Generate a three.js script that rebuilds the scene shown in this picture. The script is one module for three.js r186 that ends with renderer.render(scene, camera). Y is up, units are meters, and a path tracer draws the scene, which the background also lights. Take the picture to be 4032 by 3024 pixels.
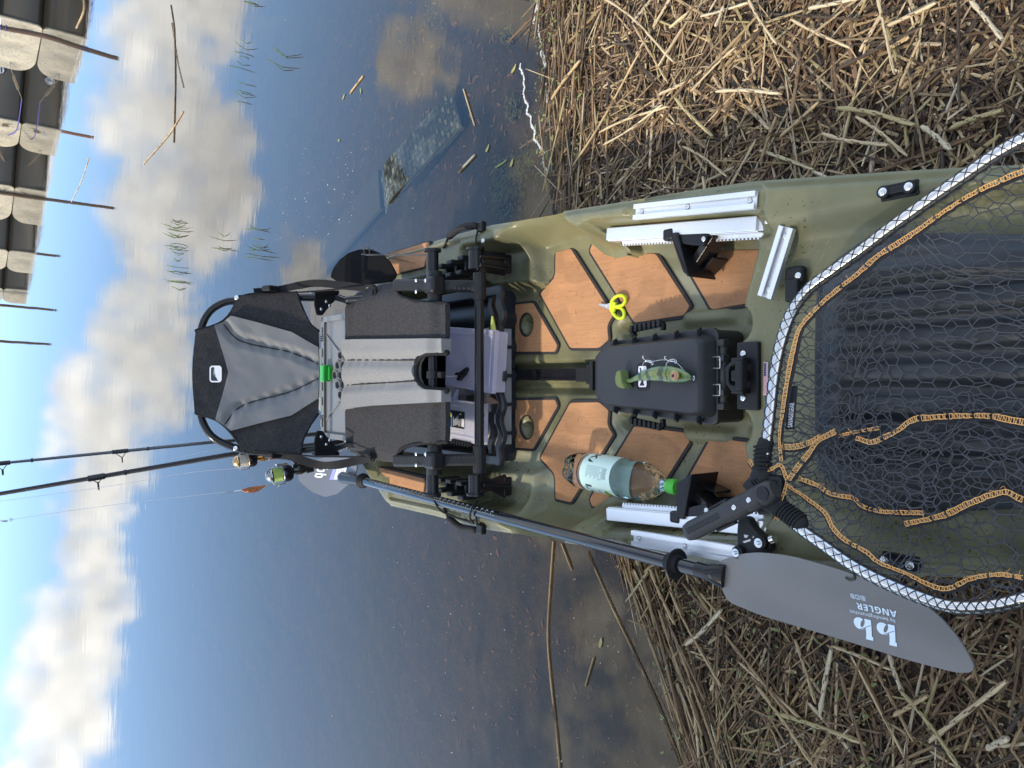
import * as THREE from 'three';
import { RoundedBoxGeometry } from 'three/addons/geometries/RoundedBoxGeometry.js';
import { mergeGeometries } from 'three/addons/utils/BufferGeometryUtils.js';

// ---------------------------------------------------------------- camera, sky, sun
const scene = new THREE.Scene();
const V = (x, y, z) => new THREE.Vector3(x, y, z);
const PITCH = 36 * Math.PI / 180, LIST = 2 * Math.PI / 180, EYE = 1.55, FOC = 3028;
const sP = Math.sin(PITCH), cP = Math.cos(PITCH);
const KQ = new THREE.Quaternion().setFromAxisAngle(V(0, 0, 1), LIST);   // the boat lists by two degrees; the phone was held square to the boat
const K = v => v.clone().applyQuaternion(KQ);
const camera = new THREE.PerspectiveCamera(2 * Math.atan(1512 / FOC) * 180 / Math.PI, 4 / 3, 0.05, 2000);
camera.position.copy(K(V(0, EYE, 0)));
camera.up.copy(K(V(1, 0, 0)));
camera.lookAt(K(V(0, EYE - sP, -cP)));
camera.updateMatrixWorld();
const renderer = new THREE.WebGLRenderer({ antialias: true });
renderer.toneMapping = THREE.LinearToneMapping;
renderer.toneMappingExposure = 1.45;
renderer.shadowMap.enabled = true;

const SUN = V(-0.66, 0.70, -0.29).normalize();
const sun = new THREE.DirectionalLight(new THREE.Color(1, 0.88, 0.72), 3.2);
sun.position.copy(SUN).multiplyScalar(12); sun.target.position.set(0, 0, -1.6);
sun.castShadow = true; sun.shadow.radius = 5; sun.shadow.mapSize.set(2048, 2048);
Object.assign(sun.shadow.camera, { left: -5, right: 5, top: 5, bottom: -5, near: 1, far: 30 });
scene.add(sun, sun.target);

// ---------------------------------------------------------------- numbers
function rng(seed) { let a = seed >>> 0; return () => { a = (a + 0x6D2B79F5) >>> 0; let t = a; t = Math.imul(t ^ (t >>> 15), t | 1); t ^= t + Math.imul(t ^ (t >>> 7), t | 61); return ((t ^ (t >>> 14)) >>> 0) / 4294967296; }; }
const clamp = (x, a = 0, b = 1) => x < a ? a : x > b ? b : x;
const mix = (a, b, t) => a + (b - a) * t;
const sstep = (a, b, x) => { const t = clamp((x - a) / (b - a)); return t * t * (3 - 2 * t); };
function hash2(i, j, s) { let h = Math.imul(i, 374761393) ^ Math.imul(j, 668265263) ^ Math.imul(s + 1, 1274126177); h = Math.imul(h ^ (h >>> 13), 1274126177); return ((h ^ (h >>> 16)) >>> 0) / 4294967296; }
function noise(x, y, s = 0, per = 0) {
  let i = Math.floor(x), j = Math.floor(y); const u = x - i, v = y - j, a = u * u * (3 - 2 * u), b = v * v * (3 - 2 * v);
  let i1 = i + 1, j1 = j + 1; if (per) { const m = q => ((q % per) + per) % per; i = m(i); j = m(j); i1 = m(i1); j1 = m(j1); }
  return mix(mix(hash2(i, j, s), hash2(i1, j, s), a), mix(hash2(i, j1, s), hash2(i1, j1, s), a), b);
}
function fbm(x, y, o = 4, s = 0, per = 0) { let r = 0, a = 0.5, t = 0; for (let k = 0; k < o; k++) { r += a * noise(x, y, s + k * 17, per); t += a; a *= 0.5; x *= 2; y *= 2; if (per) per *= 2; } return r / t; }

// the sky: air, and the cumulus banks that the water mirrors
{
  const W = 2048, H = 1024, d = new Float32Array(W * H * 4);
  const B = [[23.1, 10.1, 3, 2.9], [19.1, 11.2, 3.1, 2.9], [16.9, 14.4, 2.4, 2.2], [12.8, 13.2, 3, 2.5], [12.3, 10.3, 2.5, 2.3], [14.6, 15.2, 1.9, 1.8], [17.3, 9.3, 2.4, 2.2], [26.5, 11.5, 3, 3.2], [5.8, 10.9, 2.3, 2.6], [1.9, 10.3, 3.1, 2.9], [-2.9, 8.6, 2.9, 2.7], [-7.1, 8.1, 2.1, 1.9], [0.4, 6.6, 2, 1.5], [-11.2, 8.1, 1.8, 1.7],
    [-15.8, 7.2, 2.6, 2.4], [-20.1, 6.1, 2.7, 2.6], [-24.8, 5.6, 3.2, 2.6], [-30, 7, 4, 3], [32, 12, 5, 4], [26.2, 25.8, 2.1, 2], [9.7, 20.4, 1.6, 1.5], [7.4, 22.5, 1.4, 1.8], [9.2, 9.9, 1.4, 1.2], [-21, 41, 3, 2]];
  const cover = (az, el) => {
    const wx = (fbm(az * 0.4 + 7, el * 0.5, 5, 3) - 0.5) * 3.4, wy = (fbm(az * 0.5, el * 0.6 + 9, 4, 11) - 0.5) * 2.2;
    let m = -1;
    for (const [a, e, ra, re] of B) { const p = (az + wx - a) / (ra * 1.85), q = (el + wy - e) / (re * (el + wy < e ? 1.5 : 1.2)), r = 1 - p * p - q * q; if (r > m) m = r; }
    const out = Math.max(sstep(26, 34, Math.abs(az)), sstep(30, 38, el));
    if (out > 0) m = Math.max(m, out * 4.5 * (fbm(az / 15 + 3, el / 8, 4, 31) - 0.47) * sstep(2, 6, el) - (1 - out));
    return m + 1.0 * (fbm(az * 0.55, el * 0.8, 5, 23) - 0.5);
  };
  for (let j = 0; j < H; j++) {
    const el = ((j + 0.5) / H - 0.5) * Math.PI, eld = el * 180 / Math.PI, ce = Math.cos(el), se = Math.sin(el);
    for (let i = 0; i < W; i++) {
      const ph = ((i + 0.5) / W - 0.5) * 2 * Math.PI, x = Math.cos(ph) * ce, z = Math.sin(ph) * ce, o = (j * W + i) * 4;
      const s = Math.max(0, x * SUN.x + se * SUN.y + z * SUN.z);
      const h = Math.exp(-Math.max(0, eld) / 9), zf = sstep(20, 48, eld);
      let r = mix(mix(0.36, 0.165, zf), 0.60, h), g = mix(mix(0.76, 0.32, zf), 0.94, h), b = mix(mix(1.42, 0.62, zf), 1.38, h);
      const glow = 0.5 * Math.pow(s, 6) + 1.2 * Math.pow(s, 40); r += glow * 1.0; g += glow * 0.95; b += glow * 0.85;
      if (eld > 0 && eld < 85) {
        const az = Math.atan2(x, -z) * 180 / Math.PI, c = cover(az, eld), a = sstep(-0.12, 0.6, c);
        if (a > 0) {
          const up = cover(az - 0.9, eld + 1.1), lit = clamp(0.36 + 0.4 * (c - up) + 0.4 * (fbm(az * 0.6, eld * 0.9, 3, 51) - 0.5)), L = mix(0.95, 1.95, lit) * (0.9 + 0.4 * Math.pow(s, 4));
          const k = a * mix(0.45, 0.94, sstep(0, 1.1, c));
          r = mix(r, L * 1.0, k); g = mix(g, L * 0.97, k); b = mix(b, L * 0.9, k);
        }
      }
      if (eld < 0) { const k = sstep(0, -3, eld); r = mix(r, 0.16, k); g = mix(g, 0.15, k); b = mix(b, 0.12, k); }
      d[o] = r; d[o + 1] = g; d[o + 2] = b; d[o + 3] = 1;
    }
  }
  const t = new THREE.DataTexture(d, W, H, THREE.RGBAFormat, THREE.FloatType);
  t.mapping = THREE.EquirectangularReflectionMapping; t.magFilter = t.minFilter = THREE.LinearFilter; t.colorSpace = THREE.LinearSRGBColorSpace; t.needsUpdate = true;
  scene.background = t; scene.environment = t;
}

// ---------------------------------------------------------------- rays and frames: at() finds the point of a level surface in the boat's frame, atW() in the world
function ray(px, py) { const t = (px - 2016) / FOC, s = (1512 - py) / FOC; return V(s, -sP - t * cP, -cP + t * sP); }
function at(px, py, y) { const r = ray(px, py); return V(0, EYE, 0).addScaledVector(r, (y - EYE) / r.y); }
function atZ(px, py, z) { const r = ray(px, py); return V(0, EYE, 0).addScaledVector(r, z / r.z); }
function atP(px, py, p, n) { const r = ray(px, py), o = V(0, EYE, 0); return o.clone().addScaledVector(r, p.clone().sub(o).dot(n) / r.dot(n)); }
function atW(px, py, y = 0) { const r = K(ray(px, py)), o = K(V(0, EYE, 0)); return o.addScaledVector(r, (y - o.y) / r.y); }
const list = (pts, y) => pts.map(([a, b, yy]) => at(a, b, yy ?? y));
const xz = pts => pts.map(p => [p.x, p.z]);

// ---------------------------------------------------------------- materials
const tex = (w, h, fn, srgb, rep) => {
  const d = new Uint8Array(w * h * 4);
  for (let j = 0; j < h; j++) for (let i = 0; i < w; i++) { const c = fn(i / w, j / h, i, j), o = (j * w + i) * 4; if (typeof c === 'number') d[o] = d[o + 1] = d[o + 2] = clamp(c) * 255; else { d[o] = clamp(c[0]) * 255; d[o + 1] = clamp(c[1]) * 255; d[o + 2] = clamp(c[2]) * 255; } d[o + 3] = 255; }
  const t = new THREE.DataTexture(d, w, h); t.wrapS = t.wrapT = THREE.RepeatWrapping; t.magFilter = THREE.LinearFilter; t.minFilter = THREE.LinearMipmapLinearFilter; t.generateMipmaps = true;
  if (srgb) t.colorSpace = THREE.SRGBColorSpace; if (rep) t.repeat.set(rep, rep); t.needsUpdate = true; return t;
};
const rep = (t, a, b = a) => { const c = t.clone(); c.repeat.set(a, b); c.needsUpdate = true; return c; };
const M = (c, rough = 0.6, metal = 0, more = {}) => { const m = new THREE.MeshPhysicalMaterial({ roughness: rough, metalness: metal, ...more }); m.color.setRGB(c[0], c[1], c[2]); return m; };
const grainT = tex(256, 256, (u, v) => 0.5 + 0.5 * (fbm(u * 32, v * 32, 3, 5, 32) - 0.5) + 0.35 * (hash2(u * 256 | 0, v * 256 | 0, 8) - 0.5));
const weaveT = tex(128, 128, (u, v) => { const a = u * 16, b = v * 16, k = (Math.floor(a) + Math.floor(b)) % 2; const f = k ? Math.sin((a % 1) * Math.PI) : Math.sin((b % 1) * Math.PI); return 0.25 + 0.6 * f; });
const heatherT = tex(512, 512, (u, v) => { const a = noise(u * 40, v * 256, 2, 0), b = noise(u * 256, v * 60, 9, 0); const q = 0.5 + 0.3 * a + 0.3 * b * b; return [q, q, q * 1.02]; }, true);
const meshT = tex(128, 128, (u, v) => { const a = Math.sin(u * Math.PI * 32) * Math.sin(v * Math.PI * 32); const q = 0.7 + 0.3 * a; return [q, q, q]; }, true);
const padT = tex(1024, 256, (u, v, i, j) => { const a = fbm(u * 4, v * 128, 3, 4), b = noise(u * 24, v * 256, 6), c = fbm(u * 9, v * 9, 3, 41); const w = sstep(0.6, 0.72, fbm(u * 7 + 3, v * 7, 4, 77)), s = sstep(0.9, 0.95, noise(u * 150, v * 60, 15)); const q = (0.87 + 0.05 * (a - 0.5) + 0.07 * (b - 0.5) + 0.06 * (c - 0.5)) * mix(1, 0.93, w) * mix(1, 0.8, s); return [q * 1.02, q * 0.98, q * 0.95]; }, true);
const camoT = tex(1024, 1024, (u, v) => { let q = 0.9 + 0.12 * (fbm(u * 24, v * 24, 4, 5, 24) - 0.5); for (let k = 0; k < 3; k++) { const a = 0.5 + k * 1.1, x = u * Math.cos(a) + v * Math.sin(a), y = -u * Math.sin(a) + v * Math.cos(a); q += 0.14 * sstep(0.975, 1, 1 - Math.abs(fbm(x * 5, y * 90, 2, 60 + k) - 0.5) * 2) * sstep(0.55, 0.7, noise(x * 7, y * 9, k)); } const d = sstep(0.84, 0.9, noise(u * 190, v * 190, 31)) * sstep(0.5, 0.62, fbm(u * 6, v * 6, 3, 37)); return [q * mix(1, 0.8, d), q * mix(1, 0.76, d), q * mix(1, 0.7, d)]; }, true);
const BLACK = M([0.013, 0.0135, 0.015], 0.42, 0, { specularIntensity: 0.5, bumpMap: rep(grainT, 24), bumpScale: 0.00012 }), RUBBER = M([0.02, 0.02, 0.021], 0.72, 0, { specularIntensity: 0.4, bumpMap: rep(grainT, 30), bumpScale: 0.0002 }), GLOSSBLACK = M([0.01, 0.01, 0.012], 0.22, 0, { specularIntensity: 0.7 });
const ALU = M([0.80, 0.82, 0.85], 0.42, 0.85, { bumpMap: rep(grainT, 8, 90), bumpScale: 0.00006 }), STEEL = M([0.72, 0.72, 0.71], 0.25, 1), CHROME = M([0.8, 0.8, 0.8], 0.12, 1);
const PAD = M([0.54, 0.3, 0.15], 0.82, 0, { map: rep(padT, 1.6, 2.4), bumpMap: rep(padT, 1.6, 2.4), bumpScale: 0.0004 }), PADEDGE = M([0.022, 0.022, 0.025], 0.8);
const FABRIC = M([0.078, 0.078, 0.08], 0.95, 0, { specularIntensity: 0.25, map: rep(heatherT, 7), bumpMap: rep(weaveT, 60), bumpScale: 0.0002, sheen: 0.1, sheenRoughness: 0.6 }), LIGHTFAB = M([0.43, 0.435, 0.44], 0.9, 0, { map: rep(meshT, 26), bumpMap: rep(meshT, 26), bumpScale: 0.0005 }), PIPING = M([0.022, 0.022, 0.024], 0.95, 0, { specularIntensity: 0.2, bumpMap: rep(weaveT, 40), bumpScale: 0.0006 }), WEB = M([0.02, 0.02, 0.022], 0.85, 0, { specularIntensity: 0.3, bumpMap: rep(weaveT, 50), bumpScale: 0.0008 });

// ---------------------------------------------------------------- objects
const taken = {};
function numbered(n) { const k = taken[n] = (taken[n] ?? -1) + 1; return k ? n + '_' + String(k).padStart(3, '0') : n; }
function thing(name, label, category, o = {}) {
  const g = new THREE.Group(); g.name = numbered(name); g.base = o.base ? (o.base.isVector3 ? o.base.clone() : V(...o.base)) : V(0, 0, 0); g.root = g;
  if (o.world) g.position.copy(g.base); else { g.position.copy(K(g.base)); g.quaternion.copy(KQ); }
  g.userData = { label, category }; if (o.group) g.userData.group = o.group; if (o.kind) g.userData.kind = o.kind;
  scene.add(g); return g;
}
function merged(geos) {
  const l = (Array.isArray(geos) ? geos.flat(3) : [geos]).map(g => {
    const q = g.index ? g.toNonIndexed() : g; if (!q.attributes.normal) q.computeVertexNormals();
    for (const k of Object.keys(q.attributes)) if (!['position', 'normal', 'uv'].includes(k)) q.deleteAttribute(k);
    if (!q.attributes.uv) q.setAttribute('uv', new THREE.BufferAttribute(new Float32Array(q.attributes.position.count * 2), 2));
    q.morphAttributes = {}; q.groups = []; return q;
  });
  return l.length > 1 ? mergeGeometries(l) : l[0];
}
function boxuv(g) {   // uv in metres, by the plane that each face looks along
  const p = g.attributes.position, u = new Float32Array(p.count * 2), a = V(), b = V(), c = V();
  for (let i = 0; i < p.count; i += 3) {
    a.fromBufferAttribute(p, i); b.fromBufferAttribute(p, i + 1).sub(a); c.fromBufferAttribute(p, i + 2).sub(a); b.cross(c);
    const x = Math.abs(b.x), y = Math.abs(b.y), z = Math.abs(b.z);
    for (let k = 0; k < 3; k++) { const q = i + k, X = p.getX(q), Y = p.getY(q), Z = p.getZ(q); if (y >= x && y >= z) { u[q * 2] = Z; u[q * 2 + 1] = X; } else if (x >= z) { u[q * 2] = Z; u[q * 2 + 1] = Y; } else { u[q * 2] = X; u[q * 2 + 1] = Y; } }
  }
  g.setAttribute('uv', new THREE.BufferAttribute(u, 2)); return g;
}
function part(parent, name, geos, m, label, keepuv) {
  let g = merged(geos); if (!keepuv) g = boxuv(g);
  const r = parent.root; g.translate(-r.base.x, -r.base.y, -r.base.z);
  const o = new THREE.Mesh(g, m); o.name = name; o.root = r; o.castShadow = o.receiveShadow = true; if (label) o.userData.label = label; parent.add(o); return o;
}
function struct(name, geo, m, label) { const o = new THREE.Mesh(geo, m); o.name = numbered(name); o.userData = { kind: 'structure', label }; o.castShadow = o.receiveShadow = true; scene.add(o); return o; }

// ---------------------------------------------------------------- shapes
const UP = V(0, 1, 0);
function cyl(a, b, r1, r2 = r1, seg = 14, open = false) {
  const d = b.clone().sub(a), L = d.length(), g = new THREE.CylinderGeometry(r2, r1, L, seg, 1, open);
  g.applyQuaternion(new THREE.Quaternion().setFromUnitVectors(UP, d.normalize())); const m = a.clone().add(b).multiplyScalar(0.5); return g.translate(m.x, m.y, m.z);
}
const curve = (pts, closed = false) => new THREE.CatmullRomCurve3(pts, closed, 'centripetal');
function tube(pts, r, { seg = pts.length * 6, rad = 8, closed = false, caps = true } = {}) {
  const l = [new THREE.TubeGeometry(curve(pts, closed), seg, r, rad, closed)];
  if (!closed && caps && r > 0.002) for (const p of [pts[0], pts[pts.length - 1]]) l.push(new THREE.SphereGeometry(r, rad, 6).translate(p.x, p.y, p.z));
  return l;
}
function poly(pts, r, rad = 5) { const l = []; for (let i = 1; i < pts.length; i++) if (pts[i].distanceTo(pts[i - 1]) > 1e-5) l.push(cyl(pts[i - 1], pts[i], r, r, rad, true)); return l; }
function box(cx, cy, cz, sx, sy, sz, r = 0.002, rot) {
  const g = r > 0 ? new RoundedBoxGeometry(sx, sy, sz, 2, Math.min(r, sx / 2.01, sy / 2.01, sz / 2.01)) : new THREE.BoxGeometry(sx, sy, sz);
  if (rot) { if (rot[0]) g.rotateX(rot[0]); if (rot[2]) g.rotateZ(rot[2]); if (rot[1]) g.rotateY(rot[1]); } return g.translate(cx, cy, cz);
}
function beam(a, b, w, h, r = 0.002, up = UP) {   // a rounded bar from a to b, w across, h along up
  const d = b.clone().sub(a), L = d.length(), g = new RoundedBoxGeometry(w, h, L, 2, Math.min(r, w / 2.01, h / 2.01));
  const z = d.normalize(), x = up.clone().cross(z).normalize(), y = z.clone().cross(x), m = new THREE.Matrix4().makeBasis(x, y, z).setPosition(a.clone().add(b).multiplyScalar(0.5)); return g.applyMatrix4(m);
}
function frameM(o, x, y) { const X = x.clone().normalize(), Z = X.clone().cross(y).normalize(), Y = Z.clone().cross(X); return new THREE.Matrix4().makeBasis(X, Y, Z).setPosition(o); }
const shape = (p, holes = []) => { const s = new THREE.Shape(p.map(q => new THREE.Vector2(q[0], q[1]))); for (const h of holes) s.holes.push(new THREE.Path(h.map(q => new THREE.Vector2(q[0], q[1])))); return s; };
function extr(p, depth, bevel = 0, holes = []) { return new THREE.ExtrudeGeometry(shape(p, holes), { depth: depth - 2 * bevel, bevelEnabled: bevel > 0, bevelSize: bevel, bevelThickness: bevel, bevelOffset: -bevel, bevelSegments: 2, curveSegments: 6 }).translate(0, 0, bevel); }
function prism(pxz, y0, y1, bevel = 0, holes = []) { const f = p => p.map(([x, z]) => [x, -z]); return extr(f(pxz), y1 - y0, bevel, holes.map(f)).rotateX(-Math.PI / 2).translate(0, y0, 0); }
function roundPoly(p, r, n = 4) {   // polygon with its corners rounded
  const o = [];
  for (let i = 0; i < p.length; i++) {
    const a = p[(i + p.length - 1) % p.length], b = p[i], c = p[(i + 1) % p.length], l1 = Math.hypot(a[0] - b[0], a[1] - b[1]), l2 = Math.hypot(c[0] - b[0], c[1] - b[1]), q = Math.min(r, l1 * 0.45, l2 * 0.45);
    const s = [b[0] + (a[0] - b[0]) * q / l1, b[1] + (a[1] - b[1]) * q / l1], e = [b[0] + (c[0] - b[0]) * q / l2, b[1] + (c[1] - b[1]) * q / l2];
    for (let k = 0; k <= n; k++) { const t = k / n; o.push([(1 - t) ** 2 * s[0] + 2 * t * (1 - t) * b[0] + t * t * e[0], (1 - t) ** 2 * s[1] + 2 * t * (1 - t) * b[1] + t * t * e[1]]); }
  } return o;
}
function insetPoly(p, q) { const n = p.length; let A = 0; for (let i = 0; i < n; i++) { const a = p[i], b = p[(i + 1) % n]; A += a[0] * b[1] - b[0] * a[1]; } const s = Math.sign(A) * q; return p.map((v, i) => { const a = p[(i + n - 1) % n], b = p[(i + 1) % n], dx = b[0] - a[0], dy = b[1] - a[1], l = Math.hypot(dx, dy) || 1; return [v[0] - dy / l * s, v[1] + dx / l * s]; }); }
function near(p, x, y) {   // signed distance to a polygon (negative inside) and the nearest point on it
  let bd = 1e9, bx = 0, by = 0, ins = false;
  for (let i = 0, j = p.length - 1; i < p.length; j = i++) {
    const ax = p[j][0], ay = p[j][1], dx = p[i][0] - ax, dy = p[i][1] - ay, t = clamp(((x - ax) * dx + (y - ay) * dy) / (dx * dx + dy * dy || 1)), qx = ax + dx * t, qy = ay + dy * t, d = (x - qx) ** 2 + (y - qy) ** 2;
    if (d < bd) { bd = d; bx = qx; by = qy; }
    if ((p[i][1] > y) !== (p[j][1] > y) && x < (p[j][0] - p[i][0]) * (y - p[i][1]) / (p[j][1] - p[i][1]) + p[i][0]) ins = !ins;
  } return [ins ? -Math.sqrt(bd) : Math.sqrt(bd), bx, by];
}
function sheet(pl, map, step, thick) {   // a cushion or plate: polygon pl lifted by map(u, v, offset), closed below and round its edge
  let x0 = 1e9, x1 = -1e9, y0 = 1e9, y1 = -1e9; for (const [a, b] of pl) { x0 = Math.min(x0, a); x1 = Math.max(x1, a); y0 = Math.min(y0, b); y1 = Math.max(y1, b); }
  const nx = Math.ceil((x1 - x0) / step) + 3, ny = Math.ceil((y1 - y0) / step) + 3, id = new Int32Array(nx * ny).fill(-1), inn = [], pts = [];
  for (let j = 0; j < ny; j++) for (let i = 0; i < nx; i++) { const x = x0 + (i - 1) * step, y = y0 + (j - 1) * step, [d, bx, by] = near(pl, x, y); if (d < 0) { id[j * nx + i] = pts.length; pts.push([x, y]); inn.push(1); } else if (d < step * 1.45) { id[j * nx + i] = pts.length; pts.push([bx, by]); inn.push(0); } }
  const tri = [], tadd = (a, b, c) => { if (a >= 0 && b >= 0 && c >= 0 && inn[a] + inn[b] + inn[c] > 0) tri.push([a, b, c]); };
  for (let j = 0; j < ny - 1; j++) for (let i = 0; i < nx - 1; i++) { const a = id[j * nx + i], b = id[j * nx + i + 1], c = id[(j + 1) * nx + i + 1], e = id[(j + 1) * nx + i]; tadd(a, b, c); tadd(a, c, e); }
  const top = pts.map(p => map(p[0], p[1], 0)), bot = pts.map(p => map(p[0], p[1], -thick));
  const A = top[tri[0][0]], n = top[tri[0][1]].clone().sub(A).cross(top[tri[0][2]].clone().sub(A)); if (n.dot(A.clone().sub(bot[tri[0][0]])) < 0) for (const t of tri) t.reverse();
  const mk = (P, T) => { const g = new THREE.BufferGeometry(); g.setAttribute('position', new THREE.Float32BufferAttribute(P.flatMap(p => [p.x, p.y, p.z]), 3)); g.setIndex(T.flat()); g.computeVertexNormals(); return g; };
  const e = new Map(); for (const t of tri) for (let k = 0; k < 3; k++) { const a = t[k], b = t[(k + 1) % 3], key = Math.min(a, b) * 1e6 + Math.max(a, b); e.has(key) ? e.set(key, null) : e.set(key, [a, b]); }
  const sp = [], st = []; for (const q of e.values()) if (q) { const o = sp.length; sp.push(top[q[0]], bot[q[0]], bot[q[1]], top[q[1]]); st.push([o, o + 1, o + 2], [o, o + 2, o + 3]); }
  return [mk(top, tri), mk(bot, tri.map(t => [t[0], t[2], t[1]])), mk(sp, st)];
}
function loft(rings, caps = true) {   // closed rings of equal count
  const n = rings[0].length, P = [], I = [], U = [];
  rings.forEach((r, i) => { for (let k = 0; k <= n; k++) { const p = r[k % n]; P.push(p.x, p.y, p.z); U.push(i / (rings.length - 1), k / n); } });
  for (let i = 0; i < rings.length - 1; i++) for (let k = 0; k < n; k++) { const a = i * (n + 1) + k, b = a + n + 1; I.push(a, a + 1, b, b, a + 1, b + 1); }
  const g = new THREE.BufferGeometry(); g.setAttribute('position', new THREE.Float32BufferAttribute(P, 3)); g.setAttribute('uv', new THREE.Float32BufferAttribute(U, 2)); g.setIndex(I); g.computeVertexNormals();
  const nn = g.attributes.normal; for (let i = 0; i < rings.length; i++) { const a = i * (n + 1), b = a + n, v = V(nn.getX(a) + nn.getX(b), nn.getY(a) + nn.getY(b), nn.getZ(a) + nn.getZ(b)).normalize(); for (const q of [a, b]) nn.setXYZ(q, v.x, v.y, v.z); }
  const l = [g];
  if (caps) for (const [r, s] of [[rings[0], 1], [rings[rings.length - 1], -1]]) { const c = r.reduce((a, p) => a.add(p), V()).multiplyScalar(1 / n), q = []; for (let k = 0; k < n; k++) { const a = r[k], b = r[(k + 1) % n]; s > 0 ? q.push(c, b, a) : q.push(c, a, b); } const h = new THREE.BufferGeometry(); h.setAttribute('position', new THREE.Float32BufferAttribute(q.flatMap(p => [p.x, p.y, p.z]), 3)); h.computeVertexNormals(); l.push(h); }
  return l;
}
function turned(profile, a, b, seg = 24, phi = 0) {   // lathe profile [[radius, distance along a->b]]
  const d = b.clone().sub(a).normalize(), g = new THREE.LatheGeometry(profile.map(([r, h]) => new THREE.Vector2(r, h)), seg); if (phi) g.rotateY(phi);
  return g.applyQuaternion(new THREE.Quaternion().setFromUnitVectors(UP, d)).translate(a.x, a.y, a.z);
}
function screw(p, r, n = UP) { const q = new THREE.Quaternion().setFromUnitVectors(UP, n), l = [new THREE.SphereGeometry(r, 12, 6, 0, 6.3, 0, 1.57).scale(1, 0.45, 1)]; for (const a of [0.5, 2.07]) l.push(new THREE.BoxGeometry(r * 1.2, r * 0.2, r * 0.25).rotateY(a).translate(0, r * 0.42, 0)); return l.map(g => g.applyQuaternion(q).translate(p.x, p.y, p.z)); }
function canvas(w, h, draw) { const c = document.createElement('canvas'); c.width = w; c.height = h; draw(c.getContext('2d'), w, h); const t = new THREE.CanvasTexture(c); t.colorSpace = THREE.SRGBColorSpace; return t; }
function patch(f, nu = 8, nv = 8) {   // surface f(u, v) with u along the print and v up it
  const P = [], U = [], I = []; for (let j = 0; j <= nv; j++) for (let i = 0; i <= nu; i++) { const p = f(i / nu, j / nv); P.push(p.x, p.y, p.z); U.push(i / nu, j / nv); }
  for (let j = 0; j < nv; j++) for (let i = 0; i < nu; i++) { const a = j * (nu + 1) + i, b = a + nu + 1; I.push(a, a + 1, b + 1, a, b + 1, b); }
  const g = new THREE.BufferGeometry(); g.setAttribute('position', new THREE.Float32BufferAttribute(P, 3)); g.setAttribute('uv', new THREE.Float32BufferAttribute(U, 2)); g.setIndex(I); g.computeVertexNormals(); return g;
}
const quad = (bl, br, tr, tl) => (u, v) => bl.clone().multiplyScalar((1 - u) * (1 - v)).addScaledVector(br, u * (1 - v)).addScaledVector(tr, u * v).addScaledVector(tl, (1 - u) * v);
const PRINT = (t, more = {}) => new THREE.MeshPhysicalMaterial({ map: t, roughness: 0.5, transparent: true, ...more });

// ---------------------------------------------------------------- setting: lake, bed and beach
const shore = [[2085, -300], [2100, 0], [2132, 400], [2160, 780], [2300, 1500], [2450, 2240], [2590, 2520], [2690, 2780], [2730, 3024], [2800, 3400]].map(([a, b]) => atW(a, b)).sort((a, b) => a.x - b.x);
function zs(x) { const s = shore; if (x <= s[0].x) return s[0].z + (s[0].x - x) * 0.45; for (let i = 1; i < s.length; i++) if (x <= s[i].x) return mix(s[i - 1].z, s[i].z, (x - s[i - 1].x) / (s[i].x - s[i - 1].x)); return s[s.length - 1].z - (x - s[s.length - 1].x) * 0.1; }
function groundY(x, z) {
  const s = z - zs(x) + 0.05 * (fbm(x * 5, z * 5, 3, 61) - 0.5), n = fbm(x * 9, z * 9, 4, 71) - 0.5;
  if (s > 0) return Math.min(s * 0.06, 0.09 + s * 0.012) + n * 0.022 * sstep(0, 0.15, s);
  return -Math.min(-s * 0.13, 0.5 + (-s) * 0.01) + n * 0.012;
}
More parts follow.
